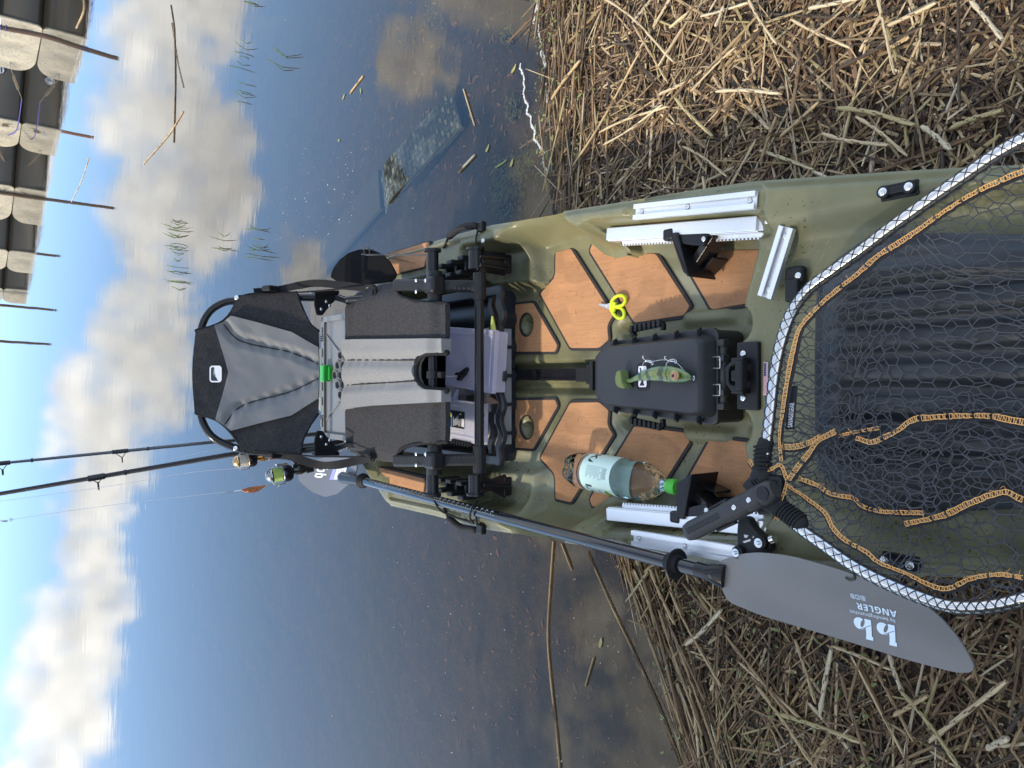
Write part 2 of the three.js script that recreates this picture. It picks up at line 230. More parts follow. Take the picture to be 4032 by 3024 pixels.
{
  const N = 300, c = t => 3.2 * t + 330 * Math.pow(t, 9), P = [], U = [], C = [], I = [];
  for (let j = 0; j <= N; j++) for (let i = 0; i <= N; i++) {
    const x = c(i / N * 2 - 1), z = -1.4 + c(j / N * 2 - 1), y = groundY(x, z), s = z - zs(x); P.push(x, y, z); U.push(x, z);
    const q = fbm(x * 14, z * 14, 4, 81), w = sstep(-0.02, 0.1, s); C.push(mix(0.58, 1, w) * (0.45 + 1.1 * q), mix(0.62, 0.95, w) * (0.45 + 1.1 * q), mix(0.52, 0.9, w) * (0.45 + 1.1 * q));
  }
  for (let j = 0; j < N; j++) for (let i = 0; i < N; i++) { const a = j * (N + 1) + i, b = a + N + 1; I.push(a, b, a + 1, b, b + 1, a + 1); }
  const g = new THREE.BufferGeometry(); g.setAttribute('position', new THREE.Float32BufferAttribute(P, 3)); g.setAttribute('uv', new THREE.Float32BufferAttribute(U, 2)); g.setAttribute('color', new THREE.Float32BufferAttribute(C, 3)); g.setIndex(I); g.computeVertexNormals();
  const mud = tex(1024, 1024, (u, v) => { const a = fbm(u * 16, v * 16, 5, 5, 16), b = fbm(u * 96, v * 96, 2, 9, 96), k = sstep(0.58, 0.72, fbm(u * 60, v * 60, 3, 19, 60)); const q = 0.35 + 0.5 * a + 0.3 * (b - 0.5); return [q * mix(1, 1.5, k), q * mix(0.86, 1.2, k), q * mix(0.7, 0.9, k)]; }, true);
  struct('ground', g, M([0.085, 0.066, 0.045], 0.8, 0, { map: rep(mud, 1.6), bumpMap: rep(mud, 1.6), bumpScale: 0.004, vertexColors: true }), 'dark wet mud of the lake shore under reed litter');
  const rip = tex(1024, 1024, (u, v) => { let h = 0.5; h += 0.55 * (fbm(u * 6, v * 10, 3, 3, 2) - 0.5); h += 0.22 * (noise(u * 32, v * 64, 7, 32) - 0.5) + 0.1 * (noise(u * 80, v * 128, 17, 16) - 0.5); return h; });
  const fine = (() => { const d = new Float32Array(1024 * 1024 * 4); for (let j = 0; j < 1024; j++) for (let i = 0; i < 1024; i++) { const u = i / 1024, v = j / 1024, o = (j * 1024 + i) * 4; const h = 0.5 + 0.7 * (noise(u * 5, v * 7, 3, 0) * 0 + fbm(u * 8, v * 16, 3, 3, 8) - 0.5) + 0.1 * (fbm(u * 40, v * 80, 2, 7, 40) - 0.5); d[o] = d[o + 1] = d[o + 2] = h; d[o + 3] = 1; } const t = new THREE.DataTexture(d, 1024, 1024, THREE.RGBAFormat, THREE.FloatType); t.wrapS = t.wrapT = THREE.RepeatWrapping; t.magFilter = t.minFilter = THREE.LinearFilter; t.needsUpdate = true; return t; })();
  const w = new THREE.PlaneGeometry(660, 660).rotateX(-Math.PI / 2).translate(0, 0, -200); { const p = w.attributes.position, u = w.attributes.uv; for (let i = 0; i < p.count; i++) u.setXY(i, p.getX(i), p.getZ(i)); }
  const wm = new THREE.MeshPhysicalMaterial({ transmission: 1, thickness: 0, ior: 1.37, roughness: 0.0, bumpMap: rep(fine, 0.42, 0.42), bumpScale: 0.0007 }); wm.color.setRGB(0.8, 0.74, 0.62);
  struct('water', w, wm, 'calm lake water mirroring clouds and blue sky');
}

// ---------------------------------------------------------------- boats at their poles
const CAM = K(V(0, EYE, 0));
function mirrored(px, py, base) { const r = K(ray(px, py)), l = Math.hypot(base.x - CAM.x, base.z - CAM.z) / Math.hypot(r.x, r.z), p = CAM.clone().addScaledVector(r, l); return V(p.x, -p.y, p.z); }
const CREAM = M([0.62, 0.56, 0.43], 0.4, 0, { map: tex(128, 128, (u, v) => { const a = fbm(u * 3, v * 2, 4, 3), b = sstep(0.62, 0.8, fbm(u * 30, v * 30, 2, 9)); const q = 0.82 + 0.3 * (a - 0.45) - 0.15 * b; return [q, q * 0.98, q * 0.94]; }, true), bumpMap: rep(grainT, 3), bumpScale: 0.0006 }), SHADEHULL = M([0.026, 0.024, 0.018], 0.5, 0, { bumpMap: rep(grainT, 2), bumpScale: 0.002 }), ROPE = M([0.09, 0.085, 0.3], 0.8, 0, { bumpMap: rep(weaveT, 20), bumpScale: 0.003 }), WOOD = M([0.12, 0.075, 0.05], 0.85, 0, { bumpMap: rep(padT, 3), bumpScale: 0.006 }), RUST = M([0.35, 0.27, 0.17], 0.5, 0.6);  // boat hull is near black: shade on the cream sides is painted in
const emblem = canvas(256, 256, (c, w) => { c.clearRect(0, 0, w, w); c.lineWidth = 16; c.strokeStyle = '#1b2350'; c.beginPath(); c.arc(128, 128, 100, 0, 7); c.stroke(); c.fillStyle = '#c9c6bd'; c.beginPath(); c.arc(128, 128, 92, 0, 7); c.fill(); c.fillStyle = '#26305e'; c.beginPath(); c.moveTo(50, 150); c.lineTo(205, 150); c.lineTo(180, 185); c.lineTo(75, 185); c.fill(); c.beginPath(); c.moveTo(120, 60); c.lineTo(120, 140); c.lineTo(180, 140); c.fill(); });
const boatLabels = ['cream moored boat nearest of the row, shade painted into its hull, cut by the corner of the photo', 'moored boat second in the row, shade painted into its hull, its cream stern behind the reddish pole', 'third moored boat of the row with white cabin panels over a cream stern', 'small moored boat beyond the third, before the last one of the row', 'last and smallest moored boat of the row, at the left photo edge'];
const sideDir = (() => { const a = atW(85, 482), b = atW(98, 292); return b.sub(a).normalize(); })();
[[[135, 292], [170, 106], 0.98], [[70, 588], [86, 482], 1.12], [[42, 872], [58, 735], 0.98], [[22, 1066], [33, 985], 0.9], [[8, 1190], [14, 1135], 0.85]].forEach(([l, r, h], bi) => {
  const L = atW(...l), R = atW(...r), w = L.distanceTo(R), ex = R.clone().sub(L).normalize(), ez = sideDir.clone(), t = thing('moored_boat', boatLabels[bi], 'boat', { base: L, world: true });
  const sec = roundPoly([[0.02, -0.02], [w - 0.02, -0.06], [w, h], [0, h * 0.98]], 0.0), pr = []; // section, rounded at the chines
  const P = [[0, h * 0.98]]; for (let k = 0; k <= 8; k++) { const a = k / 8 * Math.PI / 2; P.push([w * 0.3 * (1 - Math.cos(a)), h * 0.5 - (h * 0.5 - 0.01) * Math.sin(a)]); } for (let k = 0; k <= 8; k++) { const a = k / 8 * Math.PI / 2; P.push([w - 0.16 + 0.16 * Math.sin(a), 0.14 - 0.2 * Math.cos(a) * 0.7]); } P.push([w, h]);
  const at3 = (s, y, d) => L.clone().addScaledVector(ex, s).setY(y).addScaledVector(ez, d);
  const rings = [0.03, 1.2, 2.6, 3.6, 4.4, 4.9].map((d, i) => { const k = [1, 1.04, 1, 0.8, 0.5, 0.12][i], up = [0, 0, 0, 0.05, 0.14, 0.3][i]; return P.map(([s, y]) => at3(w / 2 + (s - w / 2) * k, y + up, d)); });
  const hull = part(t, 'hull', loft(rings), SHADEHULL);
  const tr = P.map(([s, y]) => [s, y]); part(t, 'transom', extr(tr, 0.05, 0.015).applyMatrix4(new THREE.Matrix4().makeBasis(ex, UP, ex.clone().cross(UP)).setPosition(L.clone().addScaledVector(ez, 0.03))), CREAM);
  if (bi < 3) part(t, 'transom_panel', box(0, 0, 0, w * 0.34, h * 0.26, 0.012, 0.004).applyMatrix4(new THREE.Matrix4().makeBasis(ex, UP, ex.clone().cross(UP)).setPosition(at3(w * 0.5, h * 0.52, -0.022))), M([0.5, 0.49, 0.44], 0.5));
  part(t, 'rubbing_strake', poly([at3(0.02, h * 0.9, -0.02), at3(w - 0.02, h * 0.92, -0.02)], 0.022, 6), M([0.7, 0.68, 0.6], 0.4));
  part(t, 'gunwale_rail', [poly([at3(0, h, 0), at3(w, h, 0), at3(w * 1.02, h, 1.2), at3(w, h, 2.6), at3(w * 0.9, h + 0.05, 3.6)], 0.03, 6)], M([0.6, 0.58, 0.5], 0.4));
  part(t, 'deck_cover', loft([[0, 0, 0], [1.2, 0, 0.16], [2.6, 0, 0.2], [3.9, 0, 0.05]].map(([d, , u]) => [0, 0.2, 0.5, 0.8, 1].map(s => at3(w * s, h + 0.02 + u * Math.sin(Math.PI * s), d)).concat([at3(w, h - 0.05, d), at3(0, h - 0.05, d)]))), bi === 0 ? M([0.03, 0.09, 0.4], 0.7) : bi === 2 ? M([0.6, 0.6, 0.6], 0.6) : M([0.2, 0.2, 0.2], 0.8));
  const c = at3(w * 1.005 + 0.012, h * 0.62, 1.5), e = 0.17; part(hull, 'emblem', patch((u, v) => c.clone().addScaledVector(ez, (u - 0.5) * 2 * e).add(V(0, (v - 0.5) * 2 * e, 0)).addScaledVector(ex, 0.03)), PRINT(emblem), undefined, true);
  if (bi < 3) for (const s of [0.16, 0.86]) { const b = at3(w * s, h * 0.62, -0.02), f = at3(w * s, h * 0.62, -0.09); part(t, 'cleat', [cyl(b, f, 0.02), box(f.x, f.y, f.z, 0.16, 0.03, 0.03, 0.01)], STEEL); }
  if (bi < 2) {
    const J = at3(-0.35 * w, h * 0.12 + 0.1, -0.35), spring = (a, b) => { const n = 9, pts = [], d = b.clone().sub(a), L2 = d.length(), z = d.normalize(), x = z.clone().cross(UP).normalize(), y = z.clone().cross(x); for (let i = 0; i <= n * 8; i++) { const q = i / (n * 8), an = q * n * 6.283; pts.push(a.clone().addScaledVector(z, L2 * (0.3 + 0.4 * q)).addScaledVector(x, Math.cos(an) * 0.035).addScaledVector(y, Math.sin(an) * 0.035)); } return [poly(pts, 0.009, 4), poly([a, a.clone().lerp(b, 0.32)], 0.008, 4), poly([a.clone().lerp(b, 0.68), b], 0.008, 4)]; };
    part(t, 'mooring_spring', spring(at3(w * 0.16, h * 0.62, -0.1), J), RUST); part(t, 'mooring_spring', spring(at3(w * 0.86, h * 0.62, -0.1), at3(w * 0.95, h * 0.1 + 0.1, -0.15)), RUST);
    part(t, 'mooring_rope', tube([J, J.clone().add(V(-0.5, 0.02, -1)), atW(...[[75, 545], [62, 760]][bi]).setY(0.35)], 0.016, { rad: 5 }), ROPE);
  }
});
const poleTxt = ['dark mooring pole at the corner of the nearest moored boat', 'reddish mooring pole standing before the stern of the second boat', 'tallest thin mooring pole, standing before the third boat', 'mooring pole beyond the third boat, in front of the fourth boat', 'mooring pole of open water, just left of the last boat', 'leftmost mooring pole of the row in open water'];
[[180, 142, 468, 233], [78, 484, 369, 542], [55, 768, 453, 820], [30, 987, 236, 1009], [10, 1202, 222, 1222], [6, 1344, 200, 1356]].forEach(([a, b, c, d], i) => {
  const B = atW(a, b), T = mirrored(c, d, B), t = thing('mooring_pole', poleTxt[i], 'pole', { base: B, world: true, group: 'mooring poles along the boats' });
  const lean = T.clone().sub(B), bot = B.clone().addScaledVector(lean, -0.35 / lean.y), rr = [], n = 9, r = i < 3 ? 0.062 : 0.055, R = rng(40 + i); for (let k = 0; k <= n; k++) { const c0 = bot.clone().lerp(T, k / n).add(V((R() - 0.5) * 0.02, 0, (R() - 0.5) * 0.02)); rr.push([...Array(10)].map((_, q) => c0.clone().add(V(Math.cos(q / 10 * 6.283) * r * (1.05 - 0.15 * k / n), 0, Math.sin(q / 10 * 6.283) * r * (1.05 - 0.15 * k / n))))); }
  part(t, 'shaft', loft(rr), i === 1 ? M([0.3, 0.13, 0.08], 0.8, 0, { bumpMap: rep(padT, 3), bumpScale: 0.006 }) : WOOD);
  for (const k of [0.5, 0.56]) part(t, 'rope_band', new THREE.TorusGeometry(r * 1.05, 0.014, 6, 16).rotateX(Math.PI / 2).translate(mix(B.x, T.x, k), mix(B.y, T.y, k), mix(B.z, T.z, k)), ROPE);
});

// ---------------------------------------------------------------- bush on the bank to the left, outside the frame: it shades the near end of the boat
{
  const t = thing('shore_bush', 'tall leafy willow bush on the bank left of the boat', 'bush', { base: [-2.75, 0.05, -0.5], world: true }), R = rng(5), bark = M([0.1, 0.08, 0.06], 0.9);
  const stems = []; for (let k = 0; k < 9; k++) { const a = R() * 6.28, b = 0.5 + R() * 0.9; stems.push(tube([V(-2.75 + Math.cos(a) * 0.1, -0.05, -0.25 + Math.sin(a) * 0.1), V(-2.75 + Math.cos(a) * 0.3 * b, 0.7, -0.25 + Math.sin(a) * 0.7 * b), V(-2.75 + Math.cos(a) * 0.5 * b, 2.4 + R() * 0.7, -0.25 + Math.sin(a) * 1.3 * b)], 0.03, { rad: 6 })); }
  part(t, 'trunk', stems, bark);
  const leaf = patch((u, v) => V((u - 0.5) * 0.035 * Math.sin(Math.PI * (0.08 + v * 0.9)), 0.012 * Math.cos(u * 6.28), (v - 0.5) * 0.13), 2, 4), N = 15000, im = new THREE.InstancedMesh(leaf, new THREE.MeshPhysicalMaterial({ roughness: 0.7, transmission: 0.35, thickness: 0, color: new THREE.Color().setRGB(0.1, 0.15, 0.04) }), N), m = new THREE.Matrix4(), q = new THREE.Quaternion(), e = new THREE.Euler(); let n = 0;
  const cl = [...Array(66)].map(() => { const a = R() * 6.28, p = Math.sqrt(R()); return V(Math.cos(a) * 0.62 * p, 0.5 + R() * 2.7, Math.sin(a) * 1.85 * p); });
  while (n < N) { const c = cl[(R() * cl.length) | 0], p = V(R() + R() + R() - 1.5, R() + R() + R() - 1.5, R() + R() + R() - 1.5).multiplyScalar(0.5).add(c); e.set(R() * 6, R() * 6, R() * 6); q.setFromEuler(e); m.compose(p, q, V(1, 1, 1).multiplyScalar(0.8 + R() * 0.6)); im.setMatrixAt(n++, m); }
  im.name = 'crown'; im.userData.kind = 'stuff'; im.castShadow = true; t.add(im);
}

// ---------------------------------------------------------------- reeds: litter and the stalks that can be told apart
const hwR = [[1521, 991], [1695, 947], [1800, 915], [1919, 883], [2011, 868], [2200, 828], [2449, 788], [2697, 745], [2946, 708], [3200, 690], [3500, 668], [3800, 650], [4032, 640]].map(([a, b]) => at(a, b, 0.3)), X0 = 0.018;
const HW = [[-3.25, 0.02], [-3.18, 0.10], [-3.0, 0.2], [-2.75, 0.3], ...hwR.map(p => [p.z, p.x - X0]), [-0.2, 0.3], [0.1, 0.255], [0.4, 0.18], [0.6, 0.1], [0.66, 0.02]];
function hw(z) { if (z <= HW[0][0] || z >= HW[HW.length - 1][0]) return 0; for (let i = 1; i < HW.length; i++) if (z <= HW[i][0]) return mix(HW[i - 1][1], HW[i][1], (z - HW[i - 1][0]) / (HW[i][0] - HW[i - 1][0])); return 0; }
const streakT = tex(256, 64, (u, v) => { const a = fbm(u * 3, v * 24, 3, 2), b = sstep(0.62, 0.75, fbm(u * 14, v * 6, 3, 12)); const q = 0.62 + 0.5 * a; return [q * mix(1, 0.45, b), q * mix(1, 0.38, b), q * mix(1, 0.32, b)]; }, true);
function stalkGeo(seed, flat, nodes) {   // unit length along x, unit radius: a reed tube with nodes and a torn end, or a split strip
  const R = rng(seed), n = 14, rings = [], bend = (R() - 0.5) * 0.05, bz = (R() - 0.5) * 0.05;
  for (let i = 0; i <= n; i++) { const t = i / n, nd = nodes && i % 5 === 2 ? 1.28 : 1, ta = (0.85 + 0.15 * R()) * (i === 0 || i === n ? 0.75 : 1), r = []; for (let k = 0; k < 7; k++) { const a = k / 7 * 6.283, sx = (i === 0 || i === n) ? (R() - 0.5) * 0.03 : 0; r.push(V(t - 0.5 + sx, Math.sin(a) * ta * nd * (flat ? 0.22 : 0.85), Math.cos(a) * ta * nd)); } r.off = [bend * Math.sin(Math.PI * t), bz * Math.sin(Math.PI * t * 1.3)]; rings.push(r); }
  return { rings, bend, bz };
}
function stalkMesh(seed, flat, nodes, len, rad) { const { rings } = stalkGeo(seed, flat, nodes); return merged(loft(rings.map(r => r.map(p => V(p.x * len, p.y * rad + r.off[0] * len * 0.3, p.z * rad + r.off[1] * len))))); }
const STRAW = [[0.66, 0.51, 0.3], [0.54, 0.385, 0.2], [0.4, 0.27, 0.135], [0.26, 0.165, 0.085], [0.68, 0.56, 0.37], [0.19, 0.11, 0.05], [0.10, 0.067, 0.042], [0.5, 0.4, 0.19]];
{
  const R = rng(77), geos = [stalkMesh(1, 0, 1, 1, 1), stalkMesh(2, 0, 0, 1, 1), stalkMesh(3, 1, 0, 1, 1), stalkMesh(4, 1, 1, 1, 1), stalkMesh(5, 0, 1, 1, 1)].map(g => { return g; });
  const items = geos.map(() => []), e = new THREE.Euler(), q = new THREE.Quaternion();
  const add = (x, z, yaw, len, rad, col, lift, k) => {
    const g = groundY(x, z); e.set((R() - 0.5) * 1.2, yaw, (R() - 0.5) * 0.14, 'YZX'); q.setFromEuler(e);
    const j = 0.75 + 0.5 * R(); items[k].push([V(x, Math.max(g, -0.004) + lift, z), q.clone(), V(len, rad, rad), [col[0] * j, col[1] * j * (0.96 + 0.06 * R()), col[2] * j * (0.9 + 0.15 * R())]]);
  };
  // the bank on the right: chopped and random, laid parallel along the water's edge
  let n = 0; while (n < 6400) {
    const x = 0.2 + R() * 2.0, z = mix(-2.15, 0.35, R()), s = z - zs(x); if (s < 0.055 || x - X0 < hw(z) - 0.05) continue; n++;
    const edge = 1 - sstep(0.1, 0.36, s), wet = 1 - sstep(0.1, 0.75, s), yaw = R() < edge * 0.9 ? (R() - 0.5) * 0.45 : R() * 6.283, big = R();
    const len = edge > R() ? 0.16 + R() * 0.34 : 0.035 + 0.25 * big * big + R() * 0.06, rad = 0.0014 + R() * R() * 0.0042;
    const c = R() < 0.5 + 0.3 * wet ? STRAW[[3, 5, 6, 2, 6][(R() * 5) | 0]] : STRAW[[0, 1, 4, 0, 7, 2, 1][(R() * 7) | 0]];
    add(x, z, yaw, len, rad, c, R() * R() * 0.024 + 0.001, R() < 0.62 ? 2 + ((R() * 2) | 0) : [0, 1, 4][(R() * 3) | 0]);
  }
  // the bank on the left: longer round stalks, combed one way
  n = 0; while (n < 5200) {
    const x = -0.15 - R() * 2.0, z = mix(-1.75, 0.35, R()), s = z - zs(x); if (s < -0.02 || X0 - x < hw(z) - 0.05) continue; n++;
    const edge = 1 - sstep(0.03, 0.25, s), yaw = R() < edge * 0.9 + 0.1 ? 0.46 + (R() - 0.5) * 0.3 : R() < 0.62 ? -0.45 + (R() - 0.5) * 1.0 : R() * 6.283, long = R() < 0.3 + 0.4 * edge;
    const c = R() < 0.5 ? STRAW[[3, 5, 6, 2, 6, 3][(R() * 6) | 0]] : STRAW[[2, 1, 4, 0, 7, 2, 3][(R() * 7) | 0]];
    add(x, z, yaw, long ? 0.16 + R() * 0.28 : 0.03 + R() * 0.11, 0.0016 + R() * R() * 0.0032, c, R() * R() * 0.026 + 0.002, R() < 0.3 ? 2 + ((R() * 2) | 0) : [0, 1, 4][(R() * 3) | 0]);
  }
  // crumbs: broken leaf and stem bits on the mud everywhere between
  n = 0; while (n < 9000) { const x = -2.1 + R() * 4.3, z = mix(-2.15, 0.35, R()), s = z - zs(x); if (s < (x > 0 ? 0.06 : 0) || Math.abs(x - X0) < hw(z) - 0.05) continue; n++; add(x, z, R() * 6.283, 0.02 + R() * 0.06, 0.0015 + R() * 0.003, STRAW[[2, 3, 3, 5, 2, 1, 5, 0][(R() * 8) | 0]], R() * 0.012 + 0.001, 2 + ((R() * 2) | 0)); }
  n = 0; while (n < 42000) { const x = -2.1 + R() * 4.3, z = mix(-2.15, 0.35, R()), s = z - zs(x); if (s < (x > 0 ? 0.04 : -0.04) || Math.abs(x - X0) < hw(z) - 0.05) continue; n++; add(x, z, R() * 6.283, 0.006 + R() * R() * 0.035, 0.001 + R() * 0.003, R() < 0.6 ? [0.1, 0.066, 0.04] : R() < 0.5 ? [0.2, 0.11, 0.05] : STRAW[(R() * 8) | 0], R() * 0.006 + 0.001, 2 + ((R() * 2) | 0)); }
  const mat = M([1, 1, 1], 0.75, 0, { map: streakT, bumpMap: streakT, bumpScale: 0.0006 }), m = new THREE.Matrix4(), col = new THREE.Color();
  const t = thing('reed_litter', 'pale and brown broken reed straw heaped over the muddy bank on both sides of the boat', 'straw', { base: [0, 0, 0], world: true, kind: 'stuff' });
  items.forEach((l, k) => { const im = new THREE.InstancedMesh(geos[k], mat, l.length); l.forEach(([p, qq, s, c], i) => { im.setMatrixAt(i, m.compose(p, qq, s)); im.setColorAt(i, col.setRGB(c[0], c[1], c[2])); }); im.name = 'straw'; im.userData.kind = 'stuff'; im.castShadow = im.receiveShadow = true; t.add(im); });
  // single stalks
  const stalkMats = STRAW.map(c => M(c.map(v => Math.min(0.95, v * 1.15)), 0.7, 0, { map: streakT }));
  const gR = 'long reed stalks on the right bank', gL = 'long reed stalks on the left bank';
  const stalk = (a, b, rad, c, lift, label, group, seed, name = 'reed_stalk', water) => {
    const P = Array.isArray(a) ? atW(a[0], a[1], lift) : a, Q = Array.isArray(b) ? atW(b[0], b[1], lift) : b; if (!water) { P.y = Math.max(0, groundY(P.x, P.z)) + lift; Q.y = Math.max(0, groundY(Q.x, Q.z)) + lift; }
    const [ux, uy] = [(a[0] + b[0]) / 2, (a[1] + b[1]) / 2], L0 = P.distanceTo(Q), an = Math.abs(Math.atan2(Q.z - P.z, Q.x - P.x)) % Math.PI, rt = group === gR;
    label = `${L0 < 0.12 ? 'short' : L0 < 0.2 ? 'medium' : L0 < 0.32 ? 'long' : 'very long'} ${['pale straw', 'golden', 'light brown', 'brown', 'bleached', 'dark brown', 'black', 'greenish'][c]} reed stalk ${an < 0.5 || an > 2.64 ? 'laid across' : an > 1.07 && an < 2.07 ? 'laid along' : 'slanting'}, ${rt ? (ux < 2320 ? 'at the water edge' : ux < 2700 ? 'short of mid bank' : ux < 3200 ? 'mid bank' : ux < 3600 ? 'opposite the hatch' : 'by the near frame edge') : (ux < 2640 ? 'at the waterline' : ux < 2800 ? 'behind the waterline' : ux < 3250 ? 'below the blade' : 'by the blade tip')} ${rt ? (uy < 200 ? 'far from the hull' : uy < 420 ? 'amid the straw' : 'close to the hull') : (uy < 2480 ? 'next to the shaft' : uy < 2720 ? 'in the middle' : 'by the photo corner')}`;
    const len = P.distanceTo(Q), mid = P.clone().add(Q).multiplyScalar(0.5), t = thing(name, label, name === 'reed_stalk' ? 'reed' : 'twig', { base: mid, world: true, group });
    const nn = Math.max(1, Math.round(len / 0.13)), d = Q.clone().sub(P).normalize(); t.quaternion.setFromUnitVectors(V(1, 0, 0), d);
    const mm = new THREE.Mesh(stalkMesh(seed, 0, 1, len, rad), stalkMats[c]); mm.name = 'stem'; mm.castShadow = mm.receiveShadow = true; t.add(mm);
  };
  const RL = 'long pale reed stalk lying on top of the litter on the right bank', LL = 'long brown reed stalk lying combed toward the water on the left bank';
  [[2393, 0, 2705, 253, 4, 0], [2683, 0, 2606, 122, 5.5, 0], [2271, 655, 2560, 217, 4.5, 1], [2949, 208, 2764, 375, 3.5, 0], [2900, 50, 2870, 130, 5, 4], [2520, 110, 2668, 340, 4, 1], [2377, 525, 2665, 425, 4.5, 0], [2390, 575, 2640, 428, 3.5, 4], [2700, 400, 2850, 555, 5.5, 7], [2720, 480, 2820, 600, 6, 3], [2730, 590, 2915, 705, 4, 0], [2805, 85, 3000, 40, 4, 4], [2870, 380, 3140, 390, 5, 4], [3000, 20, 3120, 210, 4, 0], [3250, 70, 3480, 30, 5, 4], [3180, 110, 3420, 230, 4, 0], [3360, 455, 3680, 520, 6, 7], [3440, 490, 3650, 640, 4, 0], [3700, 530, 3815, 620, 6, 4], [3300, 550, 3570, 610, 5, 0], [3810, 540, 4020, 470, 6, 7], [3550, 150, 3760, 60, 5, 0], [3900, 60, 4030, 210, 5, 4], [3620, 380, 3700, 200, 4, 1], [2175, 390, 2300, 240, 6.5, 1], [2230, 0, 2190, 620, 4, 5], [2260, 30, 2205, 560, 4.5, 3], [2300, 0, 2265, 430, 4.5, 2], [2240, 380, 2140, 760, 4, 7], [2122, 450, 2160, 760, 3.5, 2], [2240, 330, 2215, 640, 4.5, 3], [3050, 640, 3110, 480, 5, 2], [3520, 20, 3600, 330, 4, 0], [3130, 560, 3290, 430, 4.5, 1]]
    .forEach(([a, b, c, d, r, k], i) => stalk([a, b], [c, d], r * 0.00082, k, 0.02 + (i % 5) * 0.005, RL, gR, 300 + i));
  [[2455, 2215, 2740, 3024, 4, 2], [2520, 2225, 2700, 2900, 4.5, 3], [2570, 2235, 2665, 2460, 5.5, 1], [2600, 2400, 2770, 2890, 4.5, 2], [2650, 2320, 2860, 2700, 4, 1], [2700, 2290, 2900, 2500, 5, 3], [2740, 2300, 3140, 2830, 5, 2], [3000, 2690, 3230, 3000, 5, 1], [2640, 2450, 2790, 2760, 4, 3], [2680, 2550, 2850, 3010, 4, 2], [2720, 2700, 2760, 3020, 4.5, 0], [3080, 2800, 3445, 2910, 6, 7], [3260, 2800, 3318, 2540, 6, 4], [3160, 2510, 3245, 2760, 4.5, 1], [2715, 2535, 2870, 2400, 6, 4], [2930, 2600, 3190, 2830, 4, 0], [3320, 2530, 3560, 2620, 4.5, 0], [3550, 2560, 3600, 2720, 5, 4], [3700, 2900, 4030, 2650, 5.5, 0], [3590, 2700, 3830, 2990, 4.5, 7], [3940, 2920, 4032, 2870, 7, 4], [3480, 2600, 3640, 2900, 4, 2], [3350, 2640, 3450, 3000, 4.5, 3], [2780, 2330, 2880, 2440, 4.5, 1], [3560, 2800, 3700, 2720, 5, 1], [2620, 2600, 2750, 3024, 4, 5]]
    .forEach(([a, b, c, d, r, k], i) => stalk([a, b], [c, d], r * 0.00086, k, 0.02 + (i % 5) * 0.004, LL, gL, 500 + i));
  const w0 = (pts, r, label, c = 2) => { const P = pts.map(([a, b]) => atW(a, b, 0.004)), t = thing('floating_reed', label, 'reed', { base: P[0], world: true }); part(t, 'stem', tube(P, r, { rad: 6 }), stalkMats[c]); };
  w0([[2178, 2133], [2165, 2320], [2156, 2494], [2164, 2630], [2188, 2860], [2207, 3060]], 0.0032, 'long thin reed stem floating on the water left of the paddle, farther from shore');
  w0([[2313, 2173], [2400, 2370], [2517, 2617], [2600, 2800], [2690, 3040]], 0.0024, 'thin straight reed stem floating on the water close to the left bank');
  w0([[2212, 2142], [2250, 2242]], 0.0035, 'short reed piece floating beside the paddle shaft');
  w0([[2337, 2590], [2305, 2700]], 0.0028, 'short brown reed piece afloat between the two long stems');
  w0([[1825, 352], [1868, 494]], 0.003, 'pale straight stick floating between the metal plate and the right bank', 0);
  w0([[1868, 612], [1807, 677]], 0.005, 'short flat pale reed piece floating below the straight stick', 4);
  w0([[1428, 300], [1378, 366]], 0.0045, 'short orange brown stick floating beyond the metal plate', 1);
  w0([[672, 20], [685, 110], [688, 190], [690, 300], [688, 420], [684, 560]], 0.005, 'dark brown reed stem floating in the cloud reflection', 3);
  w0([[676, 90], [700, 250], [722, 345]], 0.003, 'thin dark reed blade forking from the floating brown stem', 3);
  w0([[720, 440], [672, 520], [640, 560], [565, 645]], 0.006, 'bent orange reed leaf floating across the dark stem', 1);
  w0([[300, 110], [330, 30], [322, -40]], 0.012, 'golden reed bundle floating before the nearest boat', 1);
  w0([[350, 620], [325, 700], [280, 795]], 0.005, 'pale thin stem floating among the poles', 4);
}
